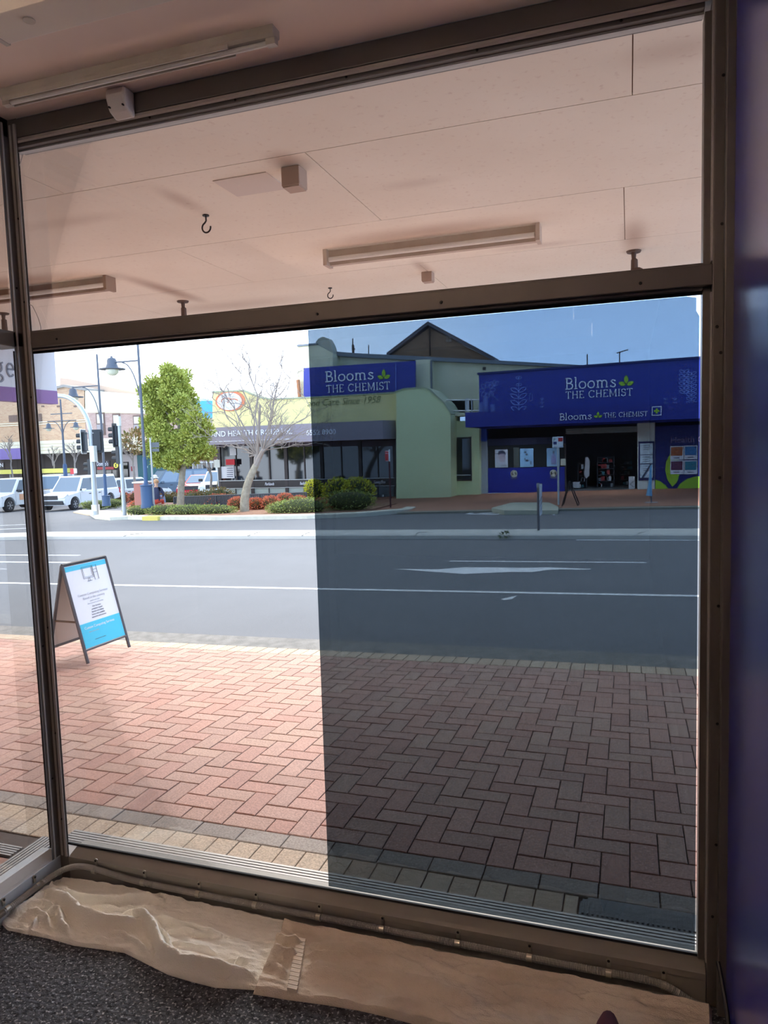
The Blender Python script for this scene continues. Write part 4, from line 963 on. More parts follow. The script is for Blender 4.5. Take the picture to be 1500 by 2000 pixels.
for i,(x,y,r) in enumerate(base_cl):
    for k in range(9):
        cc=q(345+(x-345)*.88,y,RT.uniform(-.6,.6)); a_=RT.uniform(0,6.28); d_=r*RT.uniform(.1,.7); cc=cc+Vector((math.cos(a_)*d_,0,math.sin(a_)*d_)); rr=RT.uniform(.14,.27)
        leafball(fol,cc,(rr*1.1,rr,rr),int(560*rr*2),.115,seed=i*31+k,shell=.1)
fol.build('foliage',m_green,t)
# bare tree
bY=21.9; q2=lambda x,y,dy=0: (lambda p: Vector((p.x,bY+dy,p.z)))(P(x,y,bY))
b0=q2(478,1003); t=thing('bare_tree','leafless tree with a bent mottled trunk and spreading twigs','tree',(b0.x,bY,gz(b0.x,bY)))
tk=[q2(478,1002),q2(478,975),q2(484,945),q2(492,925),q2(500,908)]
MB().tube(crom(tk,.15),[.165-.06*i/(len(crom(tk,.15))-1) for i in range(len(crom(tk,.15)))],12).build('trunk',barkg,t,smooth=True)
brm=mat('grey_brown_twigs',c(150,138,128),.9); limbs=MB()
R=random.Random(4)
def grow(a,b,r,depth,bend=.14):
    pts=[a]; L=(b-a).length; d=(b-a)/L; n=5
    for i in range(1,n+1):
        p=a.lerp(b,i/n)+Vector((R.uniform(-1,1),R.uniform(-1,1),R.uniform(-1,1)))*L*bend*.3
        pts.append(p)
    limbs.tube(pts,[max(.004,r*(1-.14*i)) for i in range(n+1)],6 if r>.03 else 4 if r>.012 else 3,False)
    if depth==0 or L<.12: return
    for i in range(5 if depth>1 else 4):
        t_=R.uniform(.2,1); j=min(n-1,int(t_*n)); s=pts[j].lerp(pts[j+1],t_*n-j)
        dd=(d*.8+Vector((R.uniform(-.9,.9),R.uniform(-.9,.9),R.uniform(-.5,.7)))).normalized()
        grow(s,s+dd*min(1.1,L*R.uniform(.3,.55)),r*.48,depth-1,bend*1.35)
fk=tk[-1]
hub=q2(516,880,-.1); hub2=q2(500,888,.1)
for (x,y,r,dy,dp) in [(486,892,.05,0,1),(440,866,.035,.4,3),(395,775,.03,.6,3),(425,725,.032,-.4,3),(390,705,.02,.8,3),(465,715,.034,.2,3),(505,700,.04,-.6,3),(520,755,.034,.5,3),(555,695,.032,.1,3),(590,740,.028,-.7,3),(600,795,.028,.5,3),(575,850,.03,-.2,3),(455,790,.03,-.9,3),(540,795,.03,.9,3),(420,850,.024,-.6,3),(630,825,.022,.3,3),(480,760,.028,.9,3),(560,760,.028,-.9,3),(610,860,.02,.6,2)]:
    grow(hub if x>=500 else hub2,q2(x,y,dy),r,dp)
limbs.tube([fk,q2(507,893),hub,q2(530,866),q2(548,846)],[.105,.09,.075,.05,.035],8)
limbs.tube([fk,q2(500,895),hub2,q2(505,850),q2(508,790)],[.09,.08,.06,.05,.03],8)
limbs.build('branches',brm,t)
# shrubs
def shrub(label,px,py,rx,rz_,m,n=700,size=.1,ry=None,Y=None,group=None,name='shrub',seed=0,lift=.75):
    g=G(px,py) if Y is None else P(px,py,Y); z0=gz(g.x,g.y)+.1; ry=ry or rx
    t=thing(name,label,'shrub',(g.x,g.y+ry*.5,z0),0,group); cc=(g.x,g.y+ry*.5,z0+rz_*lift)
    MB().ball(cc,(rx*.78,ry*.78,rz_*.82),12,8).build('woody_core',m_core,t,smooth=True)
    mb=MB(); leafball(mb,cc,(rx,ry,rz_),n,size,seed=seed+int(px),shell=.72); mb.build('leaves',m,t)
    return t
og='orange shrubs in the garden island'
for (x,y,rx,rz_,lb) in [(230,985,.75,.62,'large orange shrub left of the slimmer traffic light pole'),(262,984,.7,.6,'brown-orange shrub right of the slimmer traffic light pole'),(268,1003,.75,.42,'low orange-red shrub beside the base of the nearest street lamp'),(320,997,.7,.4,'low red shrub left of the bushy tree trunk'),(372,996,.6,.35,'low red shrub right of the bushy tree trunk'),(420,998,.85,.5,'broad red shrub in front of the left part of the railing'),(459,1001,.45,.55,'round orange shrub just left of the bare tree trunk'),(496,1001,.45,.5,'round orange shrub just right of the bare tree trunk'),(524,1000,.5,.55,'second orange shrub right of the bare tree'),(552,996,.5,.6,'tallest orange-red shrub, third right of the bare tree'),(580,994,.45,.45,'fourth orange-red shrub right of the bare tree, behind the green mound'),(625,1000,.4,.42,'small reddish shrub at the edge of the dark film'),(648,1000,.4,.35,'dark red shrub seen through the film left of the clipped hedge')]:
    shrub(lb,x,y,rx*.75,rz_*(.62 if x<440 else .46),m_oran,1500,.06,group=og)
gg='green groundcover mounds along the island kerb'
for i,(x,y,rx,rz_,lb) in enumerate([(180,996,1.0,.5,'green mound at the foot of the mast arm pole'),(212,993,.8,.5,'green shrub between the two traffic light poles'),(275,1009,1.0,.36,'green mound under the nearest street lamp'),(320,1010,1.0,.38,'green mound left of the bushy tree, by the kerb'),(365,1010,1.0,.38,'green mound in front of the bushy tree trunk'),(410,1009,1.0,.34,'green mound right of the bushy tree, thinning to the mulch'),(550,1008,.7,.36,'green mound by the kerb right of the bare tree'),(585,1008,1.0,.5,'tall green mound at the left of the film edge')]):
    shrub(lb,x,y,rx*.95,rz_*(.5 if x<430 else .62),m_hedge,1500,.055,ry=.5,group=gg,lift=.55)
for (x,y,rx,rz_,m,lb) in [(610,985,.42,.5,m_yel,'round golden shrub straddling the film edge'),(655,994,.55,.55,m_yel,'clipped golden shrub seen through the film, left half of the clump'),(695,994,.6,.55,m_yel,'clipped golden shrub seen through the film, right half of the clump'),(343,965,.4,.4,m_green,'bright lime shrub behind the bushy tree trunk')]:
    shrub(lb,x,y,rx,rz_,m,1400,.08,group='golden and lime shrubs')
shrub('low dark green shrub in front of the clipped golden clump',678,1003,.95,.36,m_hedge,1300,.06,ry=.5)
for (x,y,rx,rz_,lb) in [(318,972,.6,.5,'olive brown shrub left of the lime shrub'),(372,962,.75,.5,'olive brown shrub right of the bushy tree trunk'),(412,958,.8,.55,'olive green shrub left of the khaki figure')]:
    shrub(lb,x,y,rx,rz_*.8,m_olive,1100,.09,Y=25.3,group='olive shrubs behind the railing')
# ================================================================ BUILDINGS ACROSS THE STREET
navy=mat('deep_blue_sign_panel',c(30,44,150),.35); navyd=mat('blue_canopy_fascia',c(24,36,140),.35); letw=mat('white_sign_letters',c(238,240,248),.4); lime=mat('lime_green_leaf',c(158,200,50),.5)
palb=mat('pale_blue_line_art',c(136,158,235),.5)
glassd=mat('dark_shop_glass',c(28,34,38),.06,spec=.8); frm=mat('brown_black_window_frame',c(58,50,50),.5)
def place_slab(mb,w0,hgt,px0,pyb,Y,matl,name,parent,out=.02):
    p=P(px0,pyb,Y); return mb.xf(FR((p.x,Y-out,p.z),(1,0,0),(0,0,1))).build(name,matl,parent)
def wpx(x0,x1,py,Y): return P(x1,py,Y).x-P(x0,py,Y).x
def hpx(px,y0,y1,Y): return P(px,y0,Y).z-P(px,y1,Y).z
# --- chemist
ch=thing('chemist_shop','blue chemist shop with white lettering and lime leaf logos seen through the dark film','building',(0,28,gz(0,28)))
x0=P(936,770,28).x; XE=9.; zl=P(936,731,28).z; zr=P(1357,700,28).z; zr=zl+(zr-zl)*(XE-x0)/(P(1357,700,28).x-x0)
cz=P(936,818,28).z-.4
MB().prism([(x0,28,cz),(XE,28,cz),(XE,28,zr),(x0,28,zl)],(0,.35,0)).build('parapet_sign',navy,ch)
MB().prism([(x0-.05,27.9,zl-.02),(XE,27.9,zr-.02),(XE,27.9,zr+.05),(x0-.05,27.9,zl+.05)],(0,.5,0)).build('parapet_cap',mat('dark_blue_flashing',c(24,34,100),.4),ch)
XC=P(910,824,25).x; c0=P(910,835,25).z; c1=P(910,812,25).z
MB().box(XC,XE,24.9,25.05,c0,c1+.1).box(XC,XC+.12,25.05,28,c0,c1+.1).build('canopy_fascia',navyd,ch)
MB().box(XC+.12,XE,25.05,28.3,c1-.12,c1-.02).build('canopy_soffit',mat('grey_canopy_soffit',c(150,150,150),.8),ch)
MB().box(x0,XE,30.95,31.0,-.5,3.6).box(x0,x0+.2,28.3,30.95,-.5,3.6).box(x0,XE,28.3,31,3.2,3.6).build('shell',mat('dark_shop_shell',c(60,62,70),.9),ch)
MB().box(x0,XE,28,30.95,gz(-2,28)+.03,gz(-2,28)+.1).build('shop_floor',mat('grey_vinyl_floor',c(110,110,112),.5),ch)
place_slab(slab_text('Blooms',hpx(1150,738,760,28),wpx(1104,1204,748,28),.03),0,0,1104,761,28,letw,'large_lettering',ch)
place_slab(slab_text('THE CHEMIST',hpx(1150,762,776,28),wpx(1105,1236,768,28),.03),0,0,1105,779,28,letw,'large_lettering',ch)
lf=MB(); logo_leaves(lf,0,0,.33,.03); place_slab(lf,0,0,1223,752,28,lime,'leaf_logo',ch)
place_slab(slab_text('Blooms',hpx(1120,807,820,24.9),wpx(1093,1156,813,24.9),.02),0,0,1093,821,24.9,letw,'canopy_lettering',ch)
place_slab(slab_text('THE CHEMIST',hpx(1220,805,814.5,24.9),wpx(1179,1265,808,24.9),.02),0,0,1179,816,24.9,letw,'canopy_lettering',ch)
lf=MB(); logo_leaves(lf,0,0,.17,.02); place_slab(lf,0,0,1168,815,24.9,lime,'leaf_logo',ch)
bw=wpx(1273,1292,803,24.9); mb=MB(); mb.box(0,bw,0,bw,0,.02); 
p=P(1273,812,24.9); badge=MB().prism([(p.x,24.88,p.z),(p.x+bw,24.88,p.z),(p.x+bw,24.88,p.z+bw),(p.x,24.88,p.z+bw)],(0,-.01,0)).build('cross_badge',letw,ch)
k=.09; MB().box(p.x+bw*k,p.x+bw*(1-k),24.86,24.869,p.z+bw*k,p.z+bw*(1-k)).build('badge_field',navyd,badge)
MB().box(p.x+bw*.4,p.x+bw*.6,24.85,24.859,p.z+bw*.22,p.z+bw*.78).box(p.x+bw*.22,p.x+bw*.78,24.851,24.858,p.z+bw*.4,p.z+bw*.6).build('green_cross',lime,badge)
# botanical line drawings
AC=[0]
def outline_leaf(mb,cx,cy,L,W,a,w=.012): AC[0]+=1; ribbon(mb,leaf2d(cx,cy,L,W,a,6),w*1.7,.01+.0004*(AC[0]%20),True)
art=MB(); px_m=1/( (P(1000,770,28).x-P(990,770,28).x)/10 )
def a_at(px,py): p=P(px,py,28); return p.x-x0,p.z-cz
def plant(stem_x,yb,yt,pairs,L,W,w=.014):
    xb,zb=a_at(stem_x,yb); _,zt=a_at(stem_x,yt); ribbon(art,[(xb,zb),(xb,zt)],w,.01)
    for i in range(pairs):
        z=zb+(zt-zb)*(i+.3)/pairs; outline_leaf(art,xb,z,L*(1-.25*abs(i/pairs-.4)),W,28,w); outline_leaf(art,xb,z,L*(1-.25*abs(i/pairs-.4)),W,152,w)
plant(1013.5,806,757,4,.36,.07); plant(1013.5,757,730,2,.13,.04,.01)
for x,yt,n in ((949,774,9),(963,790,5),(939,786,6)): plant(x,810,yt,n,.1,.025,.008)
xb,zb=a_at(952,762)
for a in range(0,360,45): outline_leaf(art,xb+.1*math.cos(math.radians(a)),zb+.1*math.sin(math.radians(a)),.22,.07,a,.009)
ribbon(art,[(xb+.1,zb-.1),(xb+.42,zb-.42)],.012,.01)
xb,zb=a_at(963,757)
for a in (45,90,135): outline_leaf(art,xb+.05,zb+.05,.24,.06,a,.009)
for x0_ in (1037,): 
    xa,za=a_at(x0_,776); ribbon(art,arc(xa,za+.08,.055,.06,0,180,6)+arc(xa,za-.08,.055,.06,180,360,6),.012,.01,True)
plant(1336,770,722,6,.2,.045,.012); plant(1350,792,726,8,.2,.045,.012)
for x in (1059,1300,1318): plant(x,805,775,4,.08,.02,.006)
art.xf(FR((x0,27.995,cz),(1,0,0),(0,0,1))).build('botanical_line_art',palb,ch)
# shopfront plane
S=28.0
def fbox(x0,y0,x1,y1,Y,m,name,parent,d=.12,out=0):
    a,b,z0,z1=rect(x0,y0,x1,y1,Y); return MB().box(a,b,Y-out-.001,Y-out-.001+d,z0,z1).build(name,m,parent)
def fpart(*a,**k): return fbox(*a,**k)
fbox(936,860,953,972,S,mat('light_grey_pilaster',c(172,180,190),.7),'left_pilaster',ch,.3)
fbox(936,836,951,862,S,mat('mid_blue_panel',c(30,70,170),.5),'blue_corner_panel',ch,.3,.05)
fbox(953,913,1105,962,S,navy,'stall_board',ch,.15)
fbox(953,962,1105,966,S,letw,'white_plinth',ch,.14,.02)
fbox(953,868,1105,913,S,glassd,'shop_window',ch,.05,-.05)
fbox(953,855,1105,868.5,S,mat('very_dark_blue_panel',c(14,18,60),.5),'window_header',ch,.15)
fbox(1103,868,1106,962,S,frm,'window_stile',ch,.15,.01)
fbox(1003,874,1014,913,S,mat('mirror_strip_display',c(120,126,120),.2,.7),'display_strips',ch,.04,.0)
pf=mat('poster_pale_print',c(206,214,226),.4); sk=mat('poster_skin_tone',c(190,176,190),.5); hr=mat('poster_dark_print',c(60,66,96),.5); pbm=mat('poster_light_blue',c(150,196,232),.4)
o=fbox(967,878,992,913,S,pf,'face_poster',ch,.01,.03)
a,b,z0,z1=rect(967,878,992,913,S); w_=b-a;h_=z1-z0; YY=S-.034
e=MB(); e.prism([(a+w_*(.55+.28*math.cos(t/10*PI)),YY,z0+h_*(.6+.3*math.sin(t/10*PI))) for t in range(20)],(0,-.002,0)); e.build('portrait_face',sk,o)
e=MB(); e.prism([(a+w_*(.55+.32*math.cos(t/10*PI)),YY-.003,z0+h_*(.74+.2*math.sin(t/10*PI))) for t in range(0,11)]+[(a+w_*.3,YY-.003,z0+h_*.68),(a+w_*.55,YY-.003,z0+h_*.82),(a+w_*.8,YY-.003,z0+h_*.7)],(0,-.002,0)); e.build('portrait_hair',hr,o)
e=MB()
for u_,v_ in ((.45,.62),(.66,.62),(.57,.5)): e.box(a+w_*(u_-.05),a+w_*(u_+.05),YY-.008,YY-.004,z0+h_*v_,z0+h_*(v_+.02))
e.box(a+w_*.5,a+w_*.9,YY-.004,YY-.001,z0+h_*.12,z0+h_*.15); e.box(a+w_*.4,a+w_*.95,YY-.004,YY-.001,z0+h_*.06,z0+h_*.08); e.build('portrait_features',hr,o)
o=fbox(1016,876,1042,912,S,pbm,'product_poster',ch,.01,.03); a,b,z0,z1=rect(1016,876,1042,912,S); w_=b-a;h_=z1-z0
e=MB()
for u0,v0,u1,v1 in ((.3,.75,.5,.86),(.42,.62,.6,.74),(.3,.38,.42,.5),(.4,.28,.62,.42),(.74,.12,.86,.32),(.15,.8,.3,.83)): e.prism([(a+w_*u0,YY,z0+h_*v0),(a+w_*u1,YY,z0+h_*(v0+.02)),(a+w_*(u1-.03),YY,z0+h_*v1),(a+w_*(u0+.02),YY,z0+h_*(v1-.03))],(0,-.003,0))
e.build('printed_products',hr,o)
o=fbox(1068,875,1093,911,S,pbm,'bottle_poster',ch,.01,.03); a,b,z0,z1=rect(1068,875,1093,911,S); w_=b-a;h_=z1-z0
e=MB(); e.prism([(a+w_*u_,YY,z0+h_*v_) for u_,v_ in ((.34,.15),(.74,.15),(.74,.55),(.6,.62),(.6,.8),(.48,.8),(.48,.62),(.34,.55))],(0,-.002,0)); e.build('printed_bottle',mat('lavender_print',c(150,150,205),.5),o)
e=MB(); e.box(a+w_*.47,a+w_*.61,YY-.006,YY-.003,z0+h_*.7,z0+h_*.84); e.box(a+w_*.34,a+w_*.74,YY-.006,YY-.003,z0+h_*.14,z0+h_*.17); e.build('printed_cap',hr,o)
fbox(1095,896,1105,909,S,mat('cream_notice',c(210,212,196),.6),'small_notice',ch,.01,.03)
for (x,y) in ((1004,925),(1081,924)):
    p=P(x,y,S); m=MB(); m.lathe((p.x,S-.02,p.z),[(.13,0),(.13,-.008)],24,'y'); o=m.build('s_disc',mat('cream_notice',None),ch)
    MB().lathe((p.x,S-.029,p.z),[(.1,0),(.1,-.003)],24,'y').build('disc_centre',mat('black_print',c(20,26,24),.5),o)
    tm=text_mb('S',.24,0,.003,bold=.01); tm.xf(FR((p.x,S-.035,p.z-.085),(1,0,0),(0,0,1))); tm.build('letter_s',mat('cream_notice',None),o)
    for dy in (7,9.5): 
        tm=MB(); q_=P(x,y+dy,S); tm.box(q_.x-.12,q_.x+.12,S-.024,S-.02,q_.z-.012,q_.z+.012); tm.build('small_print',mat('faded_print',c(120,128,150),.6),o)
# entrance interior
shelfm=mat('dark_display_shelving',c(60,62,70),.6); wh2=mat('white_cartons',c(215,216,220),.6)
fbox(1105,835,1245,846,S,mat('grey_header_beam',c(120,124,120),.6),'entrance_header',ch,.15)
def shop_thing(name,label,cat,px0,py0,px1,py1,Y):
    a,b,z0,z1=rect(px0,py0,px1,py1,Y); return thing(name,label,cat,((a+b)/2,Y,z0)),a,b,z0,z1
prodm=[wh2,mat('carton_red',c(170,60,60),.6),mat('carton_teal',c(70,130,140),.6),mat('carton_grey',c(130,134,140),.6)]
def stand(label,px0,py0,px1,py1,Y,n,seed):
    R=random.Random(seed); t,a,b,z0,z1=shop_thing('display_stand',label,'display stand',px0,py0,px1,py1,Y)
    z0=gz(-2,28)+.1; t.location.z=z0
    m=MB(); m.box(a,a+.03,Y,Y+.4,z0,z1); m.box(b-.03,b,Y,Y+.4,z0,z1); m.box(a,b,Y+.38,Y+.4,z0,z1)
    for i in range(n): z=z0+(z1-z0)*i/n; m.box(a,b,Y,Y+.4,z,z+.025)
    m.build('rack',shelfm,t)
    for mi in range(4):
        m=MB()
        for i in range(n):
            z=z0+(z1-z0)*i/n+.026; x=a+.05
            while x<b-.12:
                w=R.uniform(.07,.14)
                if R.randrange(4)==mi: m.box(x,x+w*.9,Y+.05,Y+.3,z,z+R.uniform(.4,.75)*(z1-z0)/n)
                x+=w
        if m.v: m.build('goods',prodm[mi],t)
    return t
stand('display stand of small goods left of the centre of the chemist entrance',1128,905,1146,955,28.9,4,1)
stand('display stand with pale packs in the middle of the chemist entrance',1166,892,1200,950,29.2,5,2)
stand('tall rack of bright white packs at the right of the chemist entrance',1210,888,1236,958,30.5,6,3)
t,a,b,z0,z1=shop_thing('hanging_garment','pale garment hanging inside the chemist entrance','garment',1139,893,1152,935,28.8)
m=MB(); xm=(a+b)/2; m.prism([(xm-.05,28.8,z1),(xm+.05,28.8,z1),(b,28.8,z1-.15),(b-.02,28.8,z1-.5),(xm+.1,28.8,z0+.1),(xm-.02,28.8,z0),(a+.02,28.8,z0+.15),(a+.06,28.8,z1-.3)],(0,.12,0)); m.build('cloth',wh2,t,bevel=.02)
MB().tube([(xm,28.86,z1),(xm,28.86,z1+.12)],.01,6).build('hanger',iron,t)
t,a,b,z0,z1=shop_thing('parcel_bin','white upright bin with a grey chevron beside the white pillar of the chemist','bin',1228,931,1240,960,28.35)
MB().box(a,b,28.35,28.7,z0,z1).build('cabinet',wh2,t,bevel=.01); xm=(a+b)/2; zm=(z0+z1)/2
m=MB(); ribbon(m,[(.08,.12),(-.06,0),(.08,-.12)],.05,.004); m.xf(FR((xm,28.345,zm),(1,0,0),(0,0,1))).build('chevron',mat('mid_grey_print',c(130,136,140),.6),t)
t,a,b,z0,z1=shop_thing('basket_stack','pale shopping baskets stacked on the floor by the chemist entrance edge','baskets',1120,945,1131,953,28.4)
for i in range(2): MB().prism([(a,28.4,z0+i*.1),(b,28.4,z0+i*.1),(b+.03,28.4,z0+.12+i*.1),(a-.03,28.4,z0+.12+i*.1)],(0,.25,0)).build('basket',wh2,t)
lm=mat('downlight_glow',(1,1,1,1),.5,emit=((1,.97,.92,1),14))
for (x,y,lb) in ((1041,843,'left'),(1115,838,'middle'),(1211,834,'right')):
    p=Z(x,y,c1-.12); 
    t=thing('downlight','round downlight in the chemist canopy, the %s one'%lb,'downlight',(p.x,p.y if 25.2<p.y<27.8 else 26.8,c1-.12),0,'canopy downlights')
    ld=bpy.data.lights.new('downlight_lamp','SPOT'); ld.energy=260; ld.spot_size=2.4; ld.spot_blend=.8; ld.shadow_soft_size=.08; lo=bpy.data.objects.new('lamp',ld); COL.objects.link(lo); lo.parent=t; lo.location=(0,0,-.03)
    MB().lathe((0,0,-.012),[(.11,0),(.11,.012)],18).build('trim_ring',wh2,t,local=True); MB().lathe((0,0,-.016),[(.08,0),(.08,.004)],18).build('diffuser',lm,t,local=True)
fbox(1245,826,1279,962,S,mat('off_white_pillar',c(206,210,204),.7),'white_pillar',ch,.4,.02)
nb_=fbox(1247,862,1278,938,S,mat('navy_notice_board',c(22,26,90),.5),'notice_board',ch,.02,.05)
for (y0,y1) in ((866,887.5),(889,905),(907,933)):
    s_=fbox(1250,y0,1275,y1,S,mat('pale_blue_notice',c(196,214,226),.5),'notice_sheet',nb_,.008,.062)
    for k2 in range(3): 
        yy=y0+3+k2*4
        fbox(1256,yy,1269,yy+1,S,hr,'printed_line',s_,.003,.066)
pn=P(1254,934,S-.07);pn2=P(1270,908,S-.07); MB().tube([pn,pn2],[.03,.022],8).build('printed_pen',mat('dark_pen_print',c(50,70,100),.4),nb_)
fbox(1279,830,1420,958,S,mat('navy_clinic_wall',c(26,30,110),.45),'clinic_wall',ch,.2)
fbox(1420,830,1700,958,S,mat('navy_clinic_wall',None),'side_wall',ch,.2)
a,b,z0,z1=rect(1280,958,1357,958,S); z0=P(1300,958,S).z
def gl(pts,name='green_leaf'): 
    MB().prism([(P(x,min(y,957.5),S).x,S-.012,P(x,min(y,957.5),S).z) for x,y in pts],(0,-.01,0)).build(name,lime,ch)
gl([(1313,951),(1303,936),(1299,918),(1301,902),(1308,888),(1320,878),(1326,900),(1328,925),(1322,942)])
gl([(1280,958),(1280,937),(1290,940),(1300,948),(1308,958)]); gl([(1320,958),(1328,945),(1342,935),(1360,930),(1400,932),(1395,945),(1370,955),(1357,958)])
for (x0_,y0_,x1_,y1_,cc,nm) in ((1309,871,1335,898,c(190,110,70),'orange'),(1336,870,1362,897,c(70,140,200),'blue'),(1309,899,1335,926,c(110,60,90),'plum'),(1336,899,1362,926,c(60,140,160),'teal')):
    o=fbox(x0_,y0_,x1_,y1_,S,letw,'clinic_tile',ch,.012,.03); fbox(x0_+1.5,y0_+2,x1_-2,y1_-8,S,mat('tile_print_'+nm,cc,.5),'tile_picture',o,.004,.036); fbox(x0_+7,y1_-4.5,x1_-8,y1_-3,S,hr,'tile_caption',o,.003,.034)
tm=text_mb('Health Clinic',.3,0,.01,'LEFT'); pt_=P(1309,865,S); tm.xf(FR((pt_.x,S-.02,pt_.z),(1,0,0),(0,0,1))); tm.build('clinic_lettering',mat('mauve_letters',c(150,130,170),.5),ch)
# --- green painted building
grn=mat('pale_green_painted_brick',c(226,238,186),.8,noise=(2,.2,c(204,218,162)),bump=(6,.2,.01)); crm=mat('cream_render',c(240,234,200),.8,noise=(1.5,.2,c(206,198,160)))
gb_=thing('green_building','pale green painted brick building with a stepped sloping parapet beside the chemist','building',(-7,27,gz(-7,27)))
def fpoly(pts,Y,m,name,parent,d=.3,front=0):
    return MB().prism([(P(x,y,Y).x,Y-front,P(x,y,Y).z) for x,y in pts],(0,d,0)).build(name,m,parent)
fpoly([(774,975),(774,764),(790,759),(828,757),(840,762),(855,776),(868,788),(880,808),(881,975)],26.6,grn,'front_wall',gb_,1.6)
fpoly([(879,975),(879,822),(936,822),(936,973)],27.6,grn,'window_wall',gb_,.4)
MB().prism([(P(x,y,26.6).x,26.55,P(x,y,26.6).z) for x,y in ((772,764),(790,758),(828,755.5),(841,760),(856,774),(869,786),(882,808),(880,809),(867,789),(854,777),(839,763),(828,758),(790,760.5),(772,766.5))],(0,1.7,0)).build('parapet_coping',mat('grey_green_coping',c(170,180,150),.7),gb_)
o=fbox(881,855,921,939,27.6,glassd,'tall_window',gb_,.05,.01)
for r_ in ((881,854,921,857),(881,936,921,939),(881,855,883.5,939),(918.5,855,921,939)): fbox(*r_,27.6,frm,'window_frame',o,.06,.03)
fbox(883,927,919,929,27.6,mat('dark_lens_red',None) if 0 else galv,'inner_sill',o,.03,.02)
fbox(870,806,936,812,27.3,crm,'balcony_ledge',gb_,1.0)
fbox(873,782,922,812,29.0,mat('black_opening',c(14,16,18),.9),'balcony_opening',gb_,.2)
rm=mat('silver_rail',c(180,184,186),.35,.7); rr_=MB()
for y in (781,802): a=P(866,y+1,27.3);b=P(936,y,27.3); rr_.tube([a,b],.025,6)
for x in (909,921): a=P(x,779,27.3);b=P(x+1,812,27.3); rr_.tube([a,b],.025,6)
rr_.build('balcony_railing',rm,gb_); fbox(909,778,916,808,27.9,wh2,'white_door_frame',gb_,.05)
MB().tube([P(881,812,27.5),P(882,856,27.5)],.035,6).build('downpipe',grn,gb_)
# --- cream upper building
ub=thing('cream_building','cream rendered two storey building with a long sloping roof edge behind the green wall','building',(-9,30,gz(-9,30)))
fpoly([(625,800),(625,691),(840,702),(1000,711),(1120,716),(1120,800)],31,crm,'upper_wall',ub,6)
fpoly([(622,684),(700,690),(840,697),(1000,705.5),(1135,713),(1135,718),(1000,712),(840,704.5),(700,698),(622,692)],30.7,mat('grey_roof_edge',c(120,126,132),.5,.3),'roof_edge',ub,7)
fpoly([(581,800),(581,675),(617,672),(650,690),(650,800)],30.2,crm,'tower_wall',ub,.8)
fpoly([(617,692),(617,668),(622,661),(631,657.5),(640,661),(646,671),(651,686),(651,692)],30.3,mat('weathered_cream_cap',c(196,194,176),.8,noise=(3,.5,c(120,120,110))),'curved_cap',ub,.5)
fpoly([(579,676),(581,673),(618,670),(618,673),(581,677)],30.1,mat('grey_roof_edge',None),'tower_coping',ub,1)
fpoly([(593,777),(593,719),(811,704.5),(811,762)],29.9,navy,'blue_wall_sign',ub,.12)
fpoly([(811,762),(811,703),(841,702),(841,775)],30.4,crm,'wall_pier',ub,.6)
MB().tube([P(842,704,30.4),P(843,772,30.4)],.045,6).build('downpipe',mat('grey_roof_edge',None),ub)
MB().tube([P(773,706,29.85),P(773,765,29.85)],.012,5).build('sign_joint',mat('pale_blue_line_art',None),ub)
MB().tube([P(582,742,30),P(585,775,30)],.09,6).build('brown_pipe',mat('terracotta_pipe',c(176,120,84),.8),ub)
for (tx,x0_,x1_,yb,yt) in (('Blooms',636,731,747,726),('THE CHEMIST',638,763,768,753)):
    s_=slab_text(tx,hpx(690,yt,yb,29.88),wpx(x0_,x1_,745,29.88),.03); p=P(x0_,yb-.5,29.88); s_.xf(FR((p.x,29.88,p.z),(1,0,0),(0,0,1))).build('lettering',letw,ub)
lf=MB(); logo_leaves(lf,0,0,.36,.03); p=P(750,739,29.88); lf.xf(FR((p.x,29.88,p.z),(1,0,0),(0,0,1))).build('leaf_logo',lime,ub)
fbox(943,717,949,723,31,frm,'wall_vent',ub,.05,.03)
# masts
for (x,y0,y1,Y,lb,k) in ((689,661,694,33,'roof mast with short crossbars on the cream building, left of the gable',1),(720,674,694,34,'thin roof mast on the cream building just left of the gable',0),(1147,692,716,33,'thin mast rising behind the chemist sign, left of the TV aerial',0),(1210,687,712,33,'TV aerial rising behind the chemist sign',2)):
    a=P(x,y1,Y);b=P(x,y0,Y); t=thing('roof_aerial',lb,'aerial',tuple(a)); MB().tube([a,b],.025,5).build('mast',iron,t)
    if k==2:
        m=MB(); m.tube([b+Vector((-.12,0,-.05)),b+Vector((.35,0,.06))],.02,5)
        for i in range(5): q_=b+Vector((-.08+.1*i,0,-.04+.022*i)); m.tube([q_+Vector((0,-.3,0)),q_+Vector((0,.3,0))],.012,4)
        m.build('antenna_array',iron,t)
    if k==1: MB().tube([b+Vector((-.06,0,-.5)),b+Vector((.1,0,-.5))],.03,5).tube([b+Vector((0,0,-.3)),b+Vector((0,0,-.7))],.06,5).build('crossbar',iron,t)
# --- brown brick gable
bbrick=brickmat('brown_gable_brick',c(112,84,66),c(134,102,78),c(150,132,112),.23,.086,.9,.008)
ga=thing('brick_gable_building','dark brown brick gable rising behind the cream building','building',(-11,45,0))
fpoly([(700,760),(765,693),(838,640),(958,702),(1010,760)],45,bbrick,'gable_wall',ga,.4)
a,b,cc_=P(758,697,45),P(838,636,45),P(968,706,45)
th=Vector((0,0,.22)); m=MB()
for s,e in ((a,b),(b,cc_)): m.add([s-Vector((0,.3,0)),e-Vector((0,.3,0)),e+Vector((0,10,0)),s+Vector((0,10,0)),s-Vector((0,.3,0))+th,e-Vector((0,.3,0))+th,e+Vector((0,10,0))+th,s+Vector((0,10,0))+th],[(0,3,2,1),(4,5,6,7),(0,1,5,4),(1,2,6,5),(2,3,7,6),(3,0,4,7)])
m.build('roof_planes',mat('dark_roof_tiles',c(88,84,90),.7),ga)
